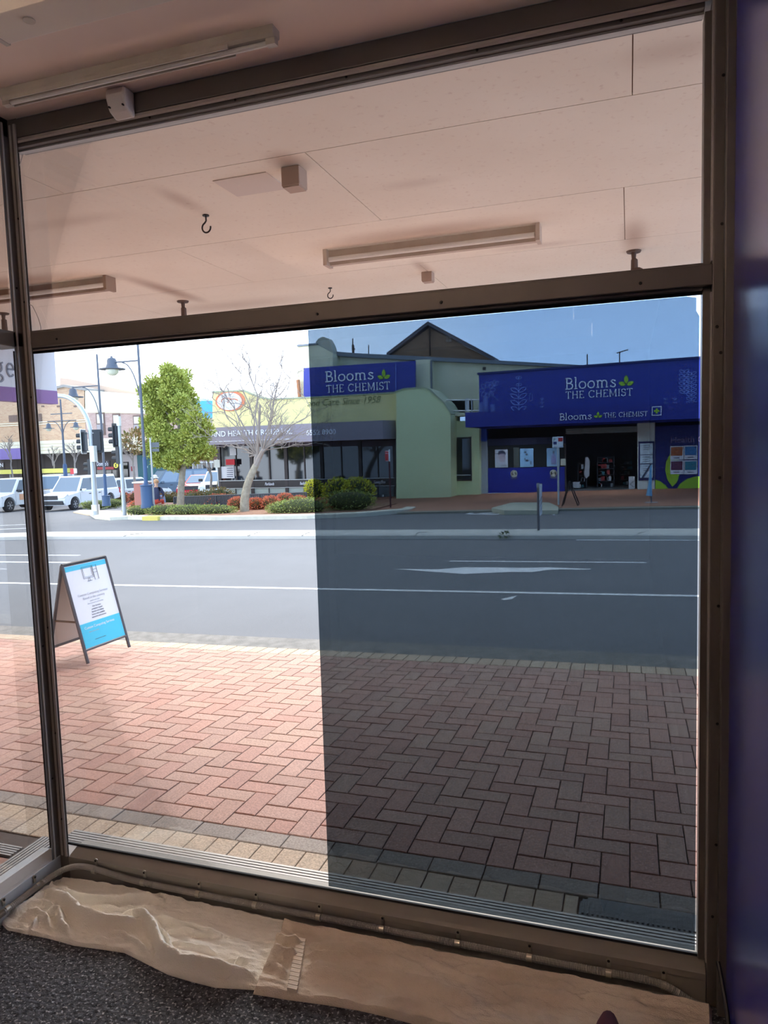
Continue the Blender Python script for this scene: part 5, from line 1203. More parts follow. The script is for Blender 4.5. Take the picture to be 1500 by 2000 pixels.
MB().tube([P(839,632,44.8),P(840,695,44.8)],.05,6).tube([P(836,652,44.8),P(843,652,44.8)],.04,5).build('mast_pipe',iron,ga)
p=P(871,668,44.9); m=MB()
for i in range(2):
    for j in range(2): m.box(p.x+i*.2,p.x+i*.2+.15,44.9,44.95,p.z+j*.2,p.z+j*.2+.15)
m.build('gable_vent',mat('grey_vent',c(150,140,130),.8),ga)
# --- clinic
yel=mat('pale_yellow_render',c(240,226,162),.8,noise=(1.2,.25,c(206,200,136))); grb=mat('mauve_grey_fascia',c(150,142,152),.6); 
cl=thing('clinic_building','pale yellow single storey clinic with a grey fascia band and brown framed windows','building',(-14,27,gz(-14,27)))
fpoly([(415,862),(415,766),(420,764),(474,763),(485,767),(508,777),(530,780),(600,777),(776,768),(776,850)],27.1,yel,'parapet_wall',cl,.5)
fpoly([(414,767),(414,764),(475,761),(486,765),(509,775),(530,778),(600,775),(776,765.5),(776,768),(600,777.5),(530,781),(508,778),(474,764)],27.05,mat('grey_green_coping',None),'parapet_coping',cl,.6)
bandL=370
z0=P(560,864,26.4).z; z1=P(560,829,26.4).z; xa=P(bandL,850,26.4).x; xb=P(748,842,26.4).x; xc=P(775,842,27.2).x
MB().prism([(xa,26.4,z0),(xb,26.4,z0),(xc,27.1,z0),(xc,28.3,z0),(xa,28.3,z0)],(0,0,z1-z0)).build('fascia_band',grb,cl)
def ftext(s,px0,px1,pyb,Y,hgt,mm,name,parent,shear=0,bold=0):
    tm=text_mb(s,1,shear,.01,'LEFT',bold); w=max(v[0] for v in tm.v)-min(v[0] for v in tm.v); tgt=wpx(px0,px1,pyb,Y); 
    tm.v=[(v[0]*tgt/w,v[1]*hgt/.72,v[2]) for v in tm.v]; p=P(px0,pyb,Y); tm.xf(FR((p.x,Y-.01,p.z),(1,0,0),(0,0,1))); return tm.build(name,mm,parent)
hh=hpx(480,841,852,26.39)
ftext('HLAND HEALTH GROUP Ltd.',397,570,854,26.39,hh,letw,'fascia_lettering',cl,0,.012)
ftext('6552 8900',598,656,850,26.39,hh*.9,letw,'fascia_lettering',cl,0,.012)
fbox(385,860,571,861,26.39,letw,'fascia_rule',cl,.01,.005)
ftext('and Care Since 1958',600,743,794,27.09,hpx(680,779,793,27.09),mat('dark_green_outline_letters',c(112,120,72),.6),'parapet_lettering',cl,.3,-.012)
p=P(450,783,27.09); m=MB(); m.prism([(p.x+.7*math.cos(t*PI/15),27.08,p.z+.42*math.sin(t*PI/15)) for t in range(30)],(0,-.02,0)); o=m.build('oval_logo',mat('orange_ring',c(222,130,90),.6),cl)
m=MB(); m.prism([(p.x-.03+.58*math.cos(t*PI/15),27.055,p.z-.02+.36*math.sin(t*PI/15)) for t in range(30)],(0,-.01,0)); m.build('oval_field',letw,o)
m=MB(); ribbon(m,arc(-.15,.0,.25,.12,200,20,8),.04,.005); ribbon(m,arc(.15,-.05,.25,.12,200,20,8),.04,.005); m.xf(FR((p.x,27.04,p.z),(1,0,0),(0,0,1))).build('oval_drawing',mat('orange_ring',None),o)
CY=28.0; posts=[430,493,560,630,705,772]; texts=[None,'Parklands','Buckland Place',None,'Manning Place']
gpan=mat('frosted_grey_green_panel',c(168,180,172),.3)
for i,(a_,b_) in enumerate(zip(posts,posts[1:])):
    drop=lambda x:( 985-(x-430)*.037)
    w=thing('x','x','x'); bpy.data.objects.remove(w)
    o=fbox(a_,862,b_,938,CY,glassd,'window_glass',cl,.05,0)
    yb=938-(i-1)*1.2
    fbox(a_,yb,b_,yb+14,CY,mat('black_sill_band',c(44,38,38),.4),'sill_band',cl,.1,.05)
    fbox(a_,yb-1.2,b_,yb,CY,galv,'sill_trim',cl,.1,.07); fbox(a_,yb+14,b_,yb+15,CY,galv,'sill_trim',cl,.1,.07)
    fbox(a_,yb+15,b_,yb+44,CY,gpan if i<3 else mat('dark_lower_panel',c(90,98,100),.3),'lower_panel',cl,.06,0)
    fbox((a_+b_)/2-1,862,(a_+b_)/2+1,yb,CY,frm,'mullion',cl,.1,.04); fbox((a_+b_)/2-.6,yb+15,(a_+b_)/2+.6,yb+44,CY,frm,'mullion',cl,.1,.04)
    fbox(a_,860,b_,872,CY,mat('mauve_shade_panel',c(96,86,98),.6),'transom_panel',cl,.06,.02)
    if texts[i]: ftext(texts[i],(a_+b_)/2-9,(a_+b_)/2+(9 if i==1 else 14),yb+10,CY-.06,.13,letw,'sill_lettering',cl,.3)
for x in posts: fbox(x-3,860,x+3,990,CY,frm,'window_post',cl,.16,.06)
MB().box(P(429,900,CY).x,P(775,900,CY).x,CY+.06,36,-.8,z1).build('building_core',mat('dark_shop_shell',None),cl)
fbox(373,868,430,900,CY,mat('brown_timber_panel',c(112,88,76),.8),'timber_panel',cl,.1)
fbox(450,876,462,889,CY,wh2,'small_wall_sign',cl,.03,.05)
o=fbox(441,897,458,908,CY-.3,mat('red_banner',c(205,40,52),.6),'red_banner',cl,.03)
fbox(432,911,458,934,CY,wh2,'opening_hours_poster',cl,.02,.03)
for k2 in range(5): fbox(444,914+k2*4,456,915.2+k2*4,CY,hr,'poster_line',cl,.004,.036)
for x in (692,713.5,749): fbox(x-1.5,966,x+1.5,970,CY,wh2,'white_sticker',cl,.01,.07)
# --- blue box building behind
MB_=None
BY=47
bb=thing('blue_clad_building','bright blue clad building piece between the green tree and the clinic','building',(P(400,800,BY).x,BY,gz(-20,BY)))
fpoly([(376,900),(376,783),(416,783),(416,816),(418,900)],BY,mat('bright_blue_cladding',c(70,170,232),.5),'blue_cladding',bb,4)
fpoly([(375,945),(375,817),(432,817),(432,945)],BY-.1,mat('mauve_brick_wall',c(176,158,156),.85),'lower_wall',bb,.5)
# --- far brick row
tanb=brickmat('tan_far_brick',c(206,172,138),c(190,150,120),c(200,182,158),.3,.1); mauveb=brickmat('mauve_far_brick',c(186,158,150),c(170,140,132),c(190,170,160),.3,.1)
FYY=47
fb_=thing('brick_shop_row','two storey tan and mauve brick shop row with cream awning fascia, far left','building',(P(150,900,FYY).x,FYY,-2))
fpoly([(-160,905),(-160,790),(50,768),(105,757),(124,753),(166,760),(168,905)],FYY,tanb,'corner_block',fb_,8)
fpoly([(50,771),(105,760),(124,756),(166,763),(166,758),(124,751),(105,755),(50,766)],FYY-.2,mat('grey_flashing',c(150,146,140),.6),'parapet_flashing',fb_,8)
fpoly([(117,757),(117,738),(130,739),(268,767),(268,772),(165,764)],FYY+2,mat('tan_roof_sheet',c(206,178,156),.7),'roof_sheet',fb_,6)
fpoly([(165,806),(165,762),(280,771),(372,776),(372,809)],FYY,mat('cream_far_render',c(238,232,206),.8),'cream_upper_wall',fb_,7)
fpoly([(166,905),(166,799),(280,807),(372,809),(372,905)],FYY+.02,mauveb,'mauve_wall',fb_,6)
fpoly([(166,803),(166,799),(372,809),(372,812)],FYY-.15,mat('cream_far_render',None),'string_course',fb_,.2)
for (x0_,y0_,x1_,y1_) in ((189,806,205,850),(221,808,235,850),(261,811,275,846),(300,813,314,848)):
    o=fbox(x0_,y0_,x1_,y1_,FYY,mat('brown_window_frame',c(120,98,88),.7),'sash_window',fb_,.2,.05); fbox(x0_+2,y0_+3,x1_-2,(y0_+y1_)/2-1,FYY,mat('pale_window_blind',c(196,190,186),.3),'upper_pane',o,.05,.1); fbox(x0_+2,(y0_+y1_)/2+1,x1_-2,y1_-2,FYY,mat('pale_window_glass',c(140,134,138),.2),'lower_pane',o,.05,.1)
fbox(18,811,34,824,FYY,mat('brown_window_frame',None),'small_window',fb_,.1,.05); fbox(76,808,82,826,FYY,mat('brown_window_frame',None),'small_window',fb_,.1,.05)
for x in (84,114,147): fbox(x-2.5,792,x+2.5,795,FYY,mat('brown_window_frame',None),'wall_vent',fb_,.1,.05)
for y in (825,829): fbox(-60,y,168,y+1.5,FYY,mat('cream_far_render',None),'string_course',fb_,.15,.1)
fbox(-200,862,322,887,FYY-3,mat('cream_awning_fascia',c(240,232,206),.7),'awning_fascia',fb_,3.2)
for y in (868,874,880): fbox(-200,y,322,y+.8,FYY-3,mat('tan_groove',c(206,186,150),.7),'fascia_groove',fb_,.05,.03)
fbox(-60,877,48,898,FYY-3.1,mat('violet_fascia_sign',c(132,112,176),.6),'violet_sign',fb_,.1)
fbox(-200,884,372,975,FYY,mat('dim_shop_interior',c(96,86,82),.7),'shop_wall',fb_,.5)
fbox(236,887,269,950,FYY-.3,mat('white_shop_wall',c(222,206,200),.7),'white_shop_wall',fb_,.3)
o=fbox(238,902,252,945,FYY-.35,frm,'shop_door',fb_,.1); fbox(240,904,250,945,FYY-.4,glassd,'door_glass',o,.05)
fbox(256,911,262,920,FYY-.35,mat('red_small_sign',c(180,60,70),.6),'small_red_sign',fb_,.05)
fbox(269,888,343,940,FYY-.3,mat('teal_shopfront',c(62,118,124),.5),'teal_shopfront',fb_,.3)
for k2,(x,y) in enumerate(((285,912),(300,905),(318,910),(308,925))): fbox(x-4,y-2,x+4,y+2,FYY-.32,mat('pale_teal_sign',c(190,214,214),.6),'teal_shop_lettering',fb_,.02)
fbox(343,897,353,925,FYY-.4,mat('red_banner',None),'red_panel',fb_,.1)
fbox(186,900,214,912,FYY-3.05,mat('dark_shop_sign',c(52,40,40),.6),'dark_sign',fb_,.1); ftext("Domino's",189,211,910,FYY-3.06,.32,letw,'sign_lettering',fb_,.1)
fbox(190,912,222,917,FYY-1,mat('red_white_strip',c(206,90,90),.6),'red_strip_sign',fb_,.1)
p=P(227,909,44-.5); m=MB(); m.lathe((p.x,43.5,p.z),[(.17*1.0,0),(.17,-.05)],20,'y'); m.v=[(p.x+(v[0]-p.x)*1.1,v[1],p.z+(v[2]-p.z)*1.1) for v in m.v]; o=m.build('yellow_disc',mat('yellow_disc_sign',c(240,220,80),.5),fb_)
tm=text_mb('S',.3,0,.01,bold=.01); tm.xf(FR((p.x,43.44,p.z-.1),(1,0,0),(0,0,1))); tm.build('disc_letter',bk,o)
fbox(-60,903,8,917,FYY-4,mat('dark_shop_sign',None),'dark_sign',fb_,.1); ftext('STATION',-30,6,913,FYY-4.02,.3,letw,'sign_lettering',fb_)
for x0_,x1_ in ((190,205),(208,232)): fbox(x0_,918,x1_,942,FYY-.35,glassd,'shop_glass',fb_,.05)
ya=thing('yellow_awning','long thin yellow awning edge above the white van','awning',(P(60,922,42.5).x,42.5,gz(-34,40)))
fbox(-120,918,132,926,42.5,mat('yellow_canvas',c(236,224,110),.7),'valance',ya,.8)
for x in (-60,20,85,128): 
    a=P(x,926,42.9); MB().tube([a,(a.x,42.9,a.z-2.8)],.05,6).build('support_post',galv,ya)
fbox(376,902,424,930,BY-.2,mat('white_shop_window_frame',c(224,222,214),.6),'framed_windows',bb,.1,0)
for x in range(378,422,9): fbox(x,904,x+7,929,BY-.2,glassd,'pane',bb,.05,.03)
# bare street trees far left
def far_tree(label,px,pyb,pyt,Y,w,seed,m=None,leafy=False):
    R2=random.Random(seed); a=P(px,pyb,Y); b=P(px,pyt,Y); t=thing('small_bare_tree',label,'tree',tuple(a)); H_=b.z-a.z; mb=MB(); mb.tube([(a.x,Y,min(a.z,gz(a.x,Y))-.1),tuple(a)],w,6)
    def g(s,d,L,r,dep):
        e=s+d*L; mb.tube([s,s.lerp(e,.5)+Vector((R2.uniform(-.1,.1),0,R2.uniform(-.1,.1)))*L,e],[r,r*.8,r*.6],4,False)
        if dep: 
            for i in range(3): g(s+d*L*R2.uniform(.5,1),(d+Vector((R2.uniform(-1,1),R2.uniform(-1,1),R2.uniform(-.2,.6)))*.75).normalized(),L*R2.uniform(.55,.75),r*.6,dep-1)
    g(a,Vector((0,0,1)),H_*.38,w,4); mb.build('branches',m or brm,t)
    if leafy:
        f=MB(); leafball(f,(b.x,Y,b.z-H_*.3),(H_*.28,H_*.28,H_*.25),500,.25,seed=seed,shell=.1); f.build('foliage',m_olive,t)
far_tree('bare street tree behind the left corner post',25,930,830,41,.08,1); far_tree('bare street tree before the brick row left of the mast arm pole',105,925,850,42.8,.08,2); far_tree('bare street tree beside the distant double lamp',148,925,845,42,.08,3); far_tree('thinly leafed tree behind the slimmer signal pole',262,925,835,36,.08,4,leafy=True); far_tree('bare tree between the bushy tree and the clinic',412,950,860,33,.08,6)
# ================================================================ VEHICLES
tyre=mat('black_tyre_rubber',c(38,38,40),.85); rim=mat('silver_alloy_rim',c(196,198,200),.3,.7); cg=mat('car_window_glass',c(120,136,150),.08,spec=.9); cgd=mat('dark_car_window_glass',c(46,52,58),.08,spec=.9); blkp=mat('black_bumper_plastic',c(50,50,52),.6)
hlm=mat('clear_headlight',c(225,230,235),.1,.2); tlm=mat('red_tail_light',c(190,30,36),.25)
def car(name,label,x,y,hd,paint,style='ute',L=5.2,W=1.82,H=1.78,z=None,dark=True,group=None):
    z=gz(x,y)-.012 if z is None else z
    t=thing(name,label,'car',(x,y,z),hd,group); G_=cgd if dark else cg
    wr=.37 if style in('ute','van') else .33; xf_=L/2-.88; xr=-L/2+1.02 if style!='ute' else -L/2+1.15; bh=1.02 if style=='ute' else .92
    if style=='van': bh=1.1
    pts=[]; zb=.34
    def archpts(xc): return [(xc-(wr+.09)*math.cos(math.radians(a)),wr+ (wr+.09)*math.sin(math.radians(a))) for a in range(0,181,20)]
    pts+=[(-L/2+.06,zb+.05)]; pts+=[(xr-wr-.09,zb)]+archpts(xr)+[(xr+wr+.09,zb)]+[(xf_-wr-.09,zb)]+archpts(xf_)+[(xf_+wr+.09,zb)]
    pts+=[(L/2-.12,zb-.04),(L/2-.02,zb+.1),(L/2,.62),(L/2-.05,bh-.22),(L/2-.25,bh-.10),(L/2-1.25,bh+.02)]
    pts+=[(-L/2+.04,bh+.02),(-L/2,bh-.1),(-L/2,.6)]
    m=MB(); m.prism([(a,-W/2,b) for a,b in pts],(0,W,0)); m.build('body',paint,t,local=True,bevel=.05)
    # cabin
    fx=L/2-1.22
    if style=='ute': cx=(-L/2+1.55,-L/2+1.75,fx-.72,fx)
    elif style=='canopy': cx=(-L/2+.05,-L/2+.25,fx-.72,fx)
    elif style=='van': cx=(-L/2+.02,-L/2+.08,fx-.1,fx+.5)
    elif style=='sedan': cx=(-L/2+.75,-L/2+1.3,fx-.85,fx)
    else: cx=(-L/2+.1,-L/2+.55,fx-.8,fx)
    w0=W/2-.04; w1=W/2-.2 if style!='van' else W/2-.1
    b_=[(cx[0],-w0,bh),(cx[3],-w0,bh),(cx[3],w0,bh),(cx[0],w0,bh)]; r_=[(cx[1],-w1,H),(cx[2],-w1,H),(cx[2],w1,H),(cx[1],w1,H)]
    m=MB(); m.hexa(b_,r_); m.build('cabin',paint,t,local=True,bevel=.05)
    V=lambda p:Vector(p)
    def quad(bl,br,tr,tl,k=(.06,.94,.1,.9),out=.012,name='side_window',g=None):
        bl,br,tr,tl=map(V,(bl,br,tr,tl)); f=lambda u,v:(bl.lerp(br,u)).lerp(tl.lerp(tr,u),v)
        q_=[f(k[0],k[2]),f(k[1],k[2]),f(k[1],k[3]),f(k[0],k[3])]; n=(q_[1]-q_[0]).cross(q_[3]-q_[0]).normalized()*out
        m=MB(); m.prism(q_,n); m.build(name,g or G_,t,local=True)
    quad(b_[1],b_[2],r_[2],r_[1],(.07,.93,.08,.92),name='windscreen',g=cg); quad(b_[3],b_[0],r_[0],r_[3],(.1,.9,.3,.88),name='rear_window')
    if style=='canopy': ks=[(.03,.33),(.38,.64),(.67,.97)]
    elif style=='ute': ks=[(.12,.48),(.52,.93)]
    elif style=='van': ks=[(.72,.95)]
    else: ks=[(.05,.3),(.34,.62),(.66,.95)]
    for k0,k1 in ks:
        quad(b_[0],b_[1],r_[1],r_[0],(k0,k1,.12,.86)); quad(b_[2],b_[3],r_[3],r_[2],(1-k1,1-k0,.12,.86))
    for xx in (xf_,xr):
        for s in (-1,1):
            m=MB(); m.lathe((xx,s*(W/2-.12),wr),[(wr-.05,-.12),(wr,-.1),(wr,.1),(wr-.05,.12)],20,'y'); w_=m.build('wheel',tyre,t,local=True,smooth=True)
            m=MB(); m.lathe((xx,s*(W/2-.0),wr),[(wr*.62,-s*.02),(wr*.62,s*.002),(wr*.5,-s*.01),(.07,-s*.005),(.05,s*.01)],16,'y')
            for a in range(6):
                an=a*PI/3; m.prism([(xx+math.cos(an-.25)*wr*.15,s*(W/2+.003),wr+math.sin(an-.25)*wr*.15),(xx+math.cos(an+.25)*wr*.15,s*(W/2+.003),wr+math.sin(an+.25)*wr*.15),(xx+math.cos(an+.12)*wr*.6,s*(W/2+.003),wr+math.sin(an+.12)*wr*.6),(xx+math.cos(an-.12)*wr*.6,s*(W/2+.003),wr+math.sin(an-.12)*wr*.6)],(0,s*.01,0))
            m.build('hubcap',rim,w_)
            bpy.data.objects[-1] if False else None
    # fix hubcap parenting: hubs are given in thing space
    for w_ in [o for o in t.children if o.name.startswith('wheel')]:
        for hcap in w_.children: hcap.matrix_parent_inverse=Matrix.Identity(4)
    m=MB(); m.box(L/2-.02,L/2+.015,-.5,.5,.62,.84); m.build('grille',blkp,t,local=True); m=MB(); m.box(L/2-.1,L/2+.04,-W/2+.1,W/2-.1,.36,.56); m.build('front_bumper',blkp if style in('ute','van','canopy') else paint,t,local=True,bevel=.03)
    m=MB(); m.box(-L/2-.06,-L/2+.05,-W/2+.1,W/2-.1,.42,.6); m.build('rear_bumper',blkp,t,local=True,bevel=.03)
    for s in (-1,1):
        m=MB(); m.prism([(L/2-.03,s*.55,.68),(L/2-.03,s*(W/2-.04),.72),(L/2-.35,s*(W/2+.008),.80),(L/2-.3,s*(W/2+.008),.9),(L/2-.06,s*.55,.84)],(.03,0,0)); m.build('headlight',hlm,t,local=True)
        m=MB(); m.box(-L/2-.012,-L/2+.12,s*(W/2-.2),s*(W/2+.01),.68,.98); m.build('tail_light',tlm,t,local=True)
        m=MB(); m.box(fx-.45,fx-.3,s*(W/2-.02),s*(W/2+.2),bh+.04,bh+.2); m.build('side_mirror',blkp if style!='canopy' else paint,t,local=True,bevel=.03)
        m=MB(); m.box(fx-1.1,fx-.92,s*(W/2+.0),s*(W/2+.02),bh-.12,bh-.08); m.box(fx-2.0,fx-1.82,s*(W/2+.0),s*(W/2+.02),bh-.12,bh-.08); m.build('door_handles',blkp,t,local=True)
        m=MB(); 
        for xd in (fx-.15,fx-1.22,fx-2.1): m.box(xd,xd+.012,s*(W/2+.001),s*(W/2+.004),.42,bh)
        m.build('door_gaps',mat('shut_line',c(90,92,96),.7),t,local=True)
    if style=='ute': 
        m=MB(); m.box(-L/2+.06,-L/2+1.5,-W/2+.08,W/2-.08,bh,bh+.03); m.build('tray_cover',blkp,t,local=True)
    return t
wpaint=mat('white_car_paint',c(238,240,240),.25,coat=.5); bpaint=mat('slate_blue_car_paint',c(96,112,128),.25,.2,coat=.5); rpaint=mat('red_car_paint',c(196,44,52),.25,coat=.5)
def by_wheel(px,py,hd,W,L):
    p=G(px,py,-.01); f=Vector((math.cos(hd),math.sin(hd))); l=Vector((-f.y,f.x)); q_=p.xy-f*(L/2-.88)-l*(W/2-.1); return q_
hd=math.radians(-84); q_=by_wheel(145,996,hd,1.84,5.2); car('pickup','white double cab ute facing the intersection, right of the corner post',q_.x,q_.y,hd,wpaint,'canopy',5.2,1.84,1.8,z=G(145,996,-.012).z)
q_=by_wheel(18,1000,hd,1.88,5.3); u2=car('pickup','white ute at the far left edge with an orange patch on its door',q_.x,q_.y,hd,wpaint,'ute',5.3,1.88,1.85,z=G(18,1000,-.012).z)
m=MB(); m.box(.35,1.0,.945,.955,.62,.95); m.build('orange_door_decal',mat('faded_orange_decal',c(236,180,140),.6),u2,local=True)
g=P(104,950,40); car('van','white van behind the white utes beside the corner post',g.x,40,math.radians(-62),wpaint,'van',5.2,1.95,2.3,z=P(110,927,40).z-2.3)
g=P(214,950,45); car('pickup','white ute seen from the rear left of the slimmer signal pole',g.x,44.8,math.radians(150),wpaint,'ute',5.1,1.84,1.65,z=P(215,934,44.8).z-1.65)
g=P(262,950,39); car('hatchback','white hatchback with red tail lights left of the nearest street lamp',g.x,39,math.radians(70),wpaint,'hatch',4.4,1.8,1.65,z=P(264,932,39).z-1.65)
g=P(336,955,44); car('pickup','slate blue ute with a canopy behind the bushy green tree',g.x,44,math.radians(-122),bpaint,'canopy',5.3,1.88,1.85,z=P(345,917,44).z-1.85,dark=False)
g=P(396,950,39); car('sedan','red car parked right of the slate blue ute',g.x,39,math.radians(-75),rpaint,'sedan',4.5,1.78,1.42,z=P(396,927,39).z-1.42)
g=P(430,950,36); car('hatchback','white car parked left of the khaki figure',g.x,36,math.radians(-66),wpaint,'hatch',4.3,1.78,1.5,z=P(425,920,36).z-1.5)
# ================================================================ PEOPLE
def person(label,loc,rz,pose,shirt,trous,hair,skin,hatc=None,sc=1.):
    t=thing('person',label,'person',loc,rz)
    if pose=='sit':
        J={'pel':(0,0,.5),'bel':(0,.0,.68),'che':(0,.06,.9),'nek':(0,.09,1.07),'hd0':(0,.12,1.13),'hd1':(0,.14,1.23)}
        legs={s:[(s*.1,0,.5),(s*.13,.42,.52),(s*.13,.46,.1),(s*.13,.58,.04)] for s in(-1,1)}
        arms={s:[(s*.19,.06,1.0),(s*.26,.1,.76),(s*.17,.34,.66),(s*.14,.40,.64)] for s in(-1,1)}
    else:
        J={'pel':(0,0,.92),'bel':(0,0,1.08),'che':(0,.0,1.28),'nek':(0,.01,1.46),'hd0':(0,.02,1.54),'hd1':(0,.03,1.64)}
        legs={s:[(s*.1,0,.9),(s*.11,.02,.5),(s*.11,-.01,.09),(s*.12,.14,.04)] for s in(-1,1)}
        arms={s:[(s*.19,0,1.38),(s*.26,.01,1.12),(s*.27,.08,.88),(s*.27,.1,.80)] for s in(-1,1)}
    V=[];E=[];Rr=[]
    def av(p,r): V.append(p);Rr.append(r);return len(V)-1
    a=av(J['pel'],.15);b=av(J['bel'],.14);c_=av(J['che'],.155);n_=av(J['nek'],.055);h0=av(J['hd0'],.075);h1=av(J['hd1'],.095)
    E+=[(a,b),(b,c_),(c_,n_),(n_,h0),(h0,h1)]
    for s in (-1,1):
        p=a
        for q_,r in zip(legs[s],(.095,.065,.042,.035)): k=av(q_,r);E.append((p,k));p=k
        p=c_
        for q_,r in zip(arms[s],(.06,.045,.03,.03)): k=av(q_,r);E.append((p,k));p=k
        w=Vector(arms[s][3]); dr=(w-Vector(arms[s][2])).normalized(); sd=Vector((1,0,0))
        for f in range(4):
            k=av(tuple(w+dr*.04+sd*(f-1.5)*.018),.009);E.append((p,k)); k2=av(tuple(w+dr*(.085-.006*abs(f-1.2))+sd*(f-1.5)*.02+Vector((0,.005,-.01))),.007);E.append((k,k2))
        k=av(tuple(w+dr*.02-sd*s*.03),.009);E.append((p,k));k2=av(tuple(w+dr*.045-sd*s*.045),.008);E.append((k,k2))
    me=bpy.data.meshes.new('body'); me.from_pydata(V,E,[]); o=bpy.data.objects.new('body',me); COL.objects.link(o)
    sk_=o.modifiers.new('s','SKIN'); sd_=o.modifiers.new('d','SUBSURF'); sd_.levels=1; sd_.render_levels=1
    for i,sv in enumerate(me.skin_vertices[0].data): sv.radius=(Rr[i]*(1.15 if i in(1,2) else 1),Rr[i]*(.8 if i in(0,1,2) else 1)); sv.use_root=(i==0)
    dg=bpy.context.evaluated_depsgraph_get(); m2=bpy.data.meshes.new_from_object(o.evaluated_get(dg)); bpy.data.objects.remove(o)
    m2.name='body'; m2.materials.clear(); 
    for mm in (skin,shirt,trous): m2.materials.append(mm)
    waist=J['pel'][2]+.04; nk=J['nek'][2]-.02
    for p in m2.polygons:
        z=p.center.z; p.use_smooth=True
        hand=any((p.center-Vector(arms[s][3])).length<.09 for s in(-1,1))
        arm=abs(p.center.x)>.2 and pose!='sit'
        p.material_index=0 if (z>nk or hand) else (1 if (z>waist or arm or (pose=='sit' and z>.6)) else 2)
    ob=bpy.data.objects.new('body',m2); COL.objects.link(ob); ob.parent=t
    hx=J['hd1']; MB().ball((hx[0],hx[1]-.012,hx[2]+.03),(.096,.105,.09)).build('hair',hair,t,local=True,smooth=True)
    m=MB(); m.prism([(-.012,hx[1]+.085,hx[2]-.03),(.012,hx[1]+.085,hx[2]-.03),(.0,hx[1]+.085,hx[2]+.01)],(0,.02,0)); m.box(-.025,.025,hx[1]+.088,hx[1]+.094,hx[2]-.062,hx[2]-.055); 
    m.ball((-.1,hx[1],hx[2]-.01),(.012,.02,.03),8,5); m.ball((.1,hx[1],hx[2]-.01),(.012,.02,.03),8,5); m.build('facial_features',skin,t,local=True)
    if hatc: MB().lathe((hx[0],hx[1],hx[2]+.03),[(.16,0),(.16,.012),(.105,.02),(.1,.09),(.05,.12),(.0,.125)],18).build('hat',hatc,t,local=True,smooth=True)
    t.scale=(sc,)*3
    return t
skin=mat('skin',c(206,160,132),.6); 
g=P(303,940,23.8); zz_=P(303,934,23.8).z-1.39
person('seated fair-haired person in a navy top and red trousers beside the lamp post',(g.x,23.8,zz_),math.radians(20),'sit',mat('navy_cloth',c(62,66,92),.9),mat('red_cloth',c(214,84,66),.9),mat('fair_hair',c(206,160,120),.9),skin)
b1x=g.x
g=P(296,940,24.6); zz2_=P(299,926,24.6).z-1.42
person('seated person with a white hat and blue top, mostly hidden behind the nearest street lamp',(g.x,24.6,zz2_),math.radians(-30),'sit',mat('blue_cloth',c(60,88,130),.9),mat('patterned_cloth',c(150,160,190),.9),mat('grey_hair',c(170,166,160),.9),skin,mat('white_hat_cloth',c(238,238,238),.8))
be=thing('bench','low bench under the two seated people beside the lamp post','bench',(b1x+.2,24.1,zz_))
MB().box(b1x-.8,b1x+.9,23.55,24.85,zz_+.33,zz_+.37).build('seat',mat('brown_bench_slats',c(120,84,66),.8),be)
for x in (b1x-.7,b1x+.8):
    for y in (23.6,24.8): MB().box(x-.03,x+.03,y-.03,y+.03,zz_-.1,zz_+.36).build('leg',iron,be)
g=P(436,960,29); zh=P(437,921,29).z-1.73
person('standing person in khaki clothes behind the railing',(g.x,29,max(zh,gz(g.x,29)-.5)),math.radians(10),'stand',mat('khaki_cloth',c(132,128,104),.9),mat('khaki_trousers',c(122,118,96),.9),mat('grey_hair',None),skin)
yp=thing('potted_shrub','small yellow-green shrub beside the head of the khaki figure','shrub',tuple(P(442,940,29.4))); f=MB(); p=P(441,927,29.4); leafball(f,p,(.2,.2,.25),300,.09,seed=9,shell=.1); f.build('leaves',m_yel,yp); MB().tube([p,P(442,965,29.4)],.03,6).build('stem',brm,yp); MB().lathe(tuple(P(442,975,29.4)),[(.12,0),(.17,.35),(.15,.35)],14).build('pot',frm,yp)
g=P(277,958,24.6); pl_=thing('litter_bin','reddish brown slatted bin left of the nearest street lamp','bin',(g.x,24.6,gz(g.x,24.6)))
a,b,z0,z1=rect(262,944,283,1000,24.6); m=MB(); m.box(a,b,24.6,25.2,gz(g.x,24.6),z1); m.build('cabinet',mat('red_brown_panel',c(178,120,110),.7),pl_,bevel=.02); MB().box(a-.04,b+.04,24.56,25.24,z1,z1+.06).build('lid',mat('cream_lid',c(220,214,204),.5),pl_)
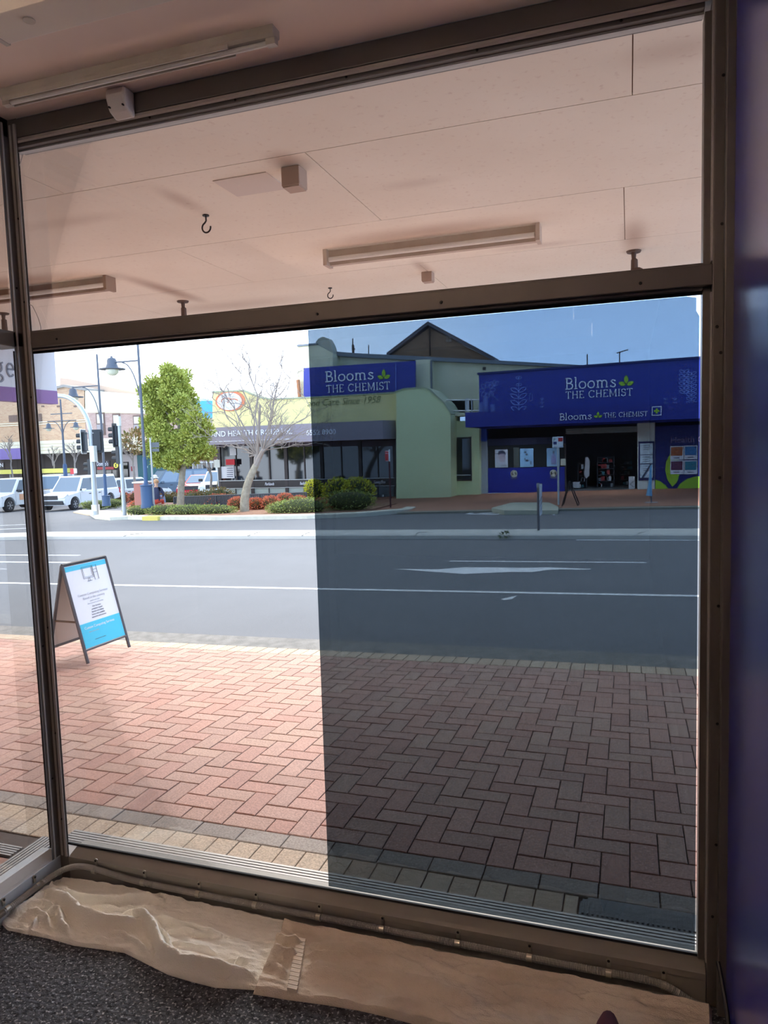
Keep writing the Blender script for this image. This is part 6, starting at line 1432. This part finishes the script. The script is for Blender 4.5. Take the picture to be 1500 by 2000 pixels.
# ================================================================ LIGHT, SKY, CAMERA
W=bpy.data.worlds.new('sky'); SC.world=W; W.use_nodes=True; nt=W.node_tree;n=nt.nodes;l=nt.links
bg=n['Background']; tc=n.new('ShaderNodeTexCoord'); mp=n.new('ShaderNodeMapping'); mp.inputs['Scale'].default_value=(1,1,2.6); l.new(tc.outputs['Generated'],mp.inputs[0])
t=n.new('ShaderNodeTexNoise'); t.inputs['Scale'].default_value=2.2; t.inputs['Detail'].default_value=7; t.inputs['Roughness'].default_value=.5; l.new(mp.outputs[0],t.inputs['Vector'])
r=n.new('ShaderNodeValToRGB'); r.color_ramp.elements[0].position=.42; r.color_ramp.elements[1].position=.72; r.color_ramp.elements[0].color=(.9,.94,1,1); r.color_ramp.elements[1].color=(1,1,1.0,1)
l.new(t.outputs['Fac'],r.inputs[0])
sx=n.new('ShaderNodeSeparateXYZ'); l.new(tc.outputs['Generated'],sx.inputs[0])
mr=n.new('ShaderNodeMapRange'); mr.inputs[1].default_value=-.72; mr.inputs[2].default_value=-.15; mr.inputs[3].default_value=0; mr.inputs[4].default_value=.75; l.new(sx.outputs[0],mr.inputs[0])
mx=n.new('ShaderNodeMix'); mx.data_type='RGBA'; mx.blend_type='MULTIPLY'; l.new(mr.outputs[0],mx.inputs[0]); l.new(r.outputs[0],mx.inputs[6]); mx.inputs[7].default_value=(.34,.58,.95,1); l.new(mx.outputs[2],bg.inputs[0])
hz=n.new('ShaderNodeMapRange'); hz.inputs[1].default_value=0; hz.inputs[2].default_value=.7; hz.inputs[3].default_value=SKY*1.7; hz.inputs[4].default_value=SKY*.6; l.new(sx.outputs[2],hz.inputs[0]); l.new(hz.outputs[0],bg.inputs[1])
sd=bpy.data.lights.new('sun','SUN'); sd.energy=SUN; sd.angle=math.radians(50); sd.color=(1,.93,.83); so=bpy.data.objects.new('sun',sd); COL.objects.link(so)
so.rotation_euler=(math.radians(-47),0,math.radians(12))
cd=bpy.data.cameras.new('camera'); co=bpy.data.objects.new('camera',cd); COL.objects.link(co); SC.camera=co
cd.sensor_fit='VERTICAL'; cd.sensor_height=36; cd.lens=FOC/2000*36; cd.clip_start=.05; cd.clip_end=400
M=Matrix.Identity(4)
for i in range(3): M[i][0]=CR[i];M[i][1]=-CD[i];M[i][2]=-CF[i]
M[2][3]=EYE; co.matrix_world=M
SC.view_settings.view_transform='Standard'; SC.view_settings.look='None'; SC.view_settings.gamma=1; SC.view_settings.use_curve_mapping=False; SC.view_settings.exposure=EXPO
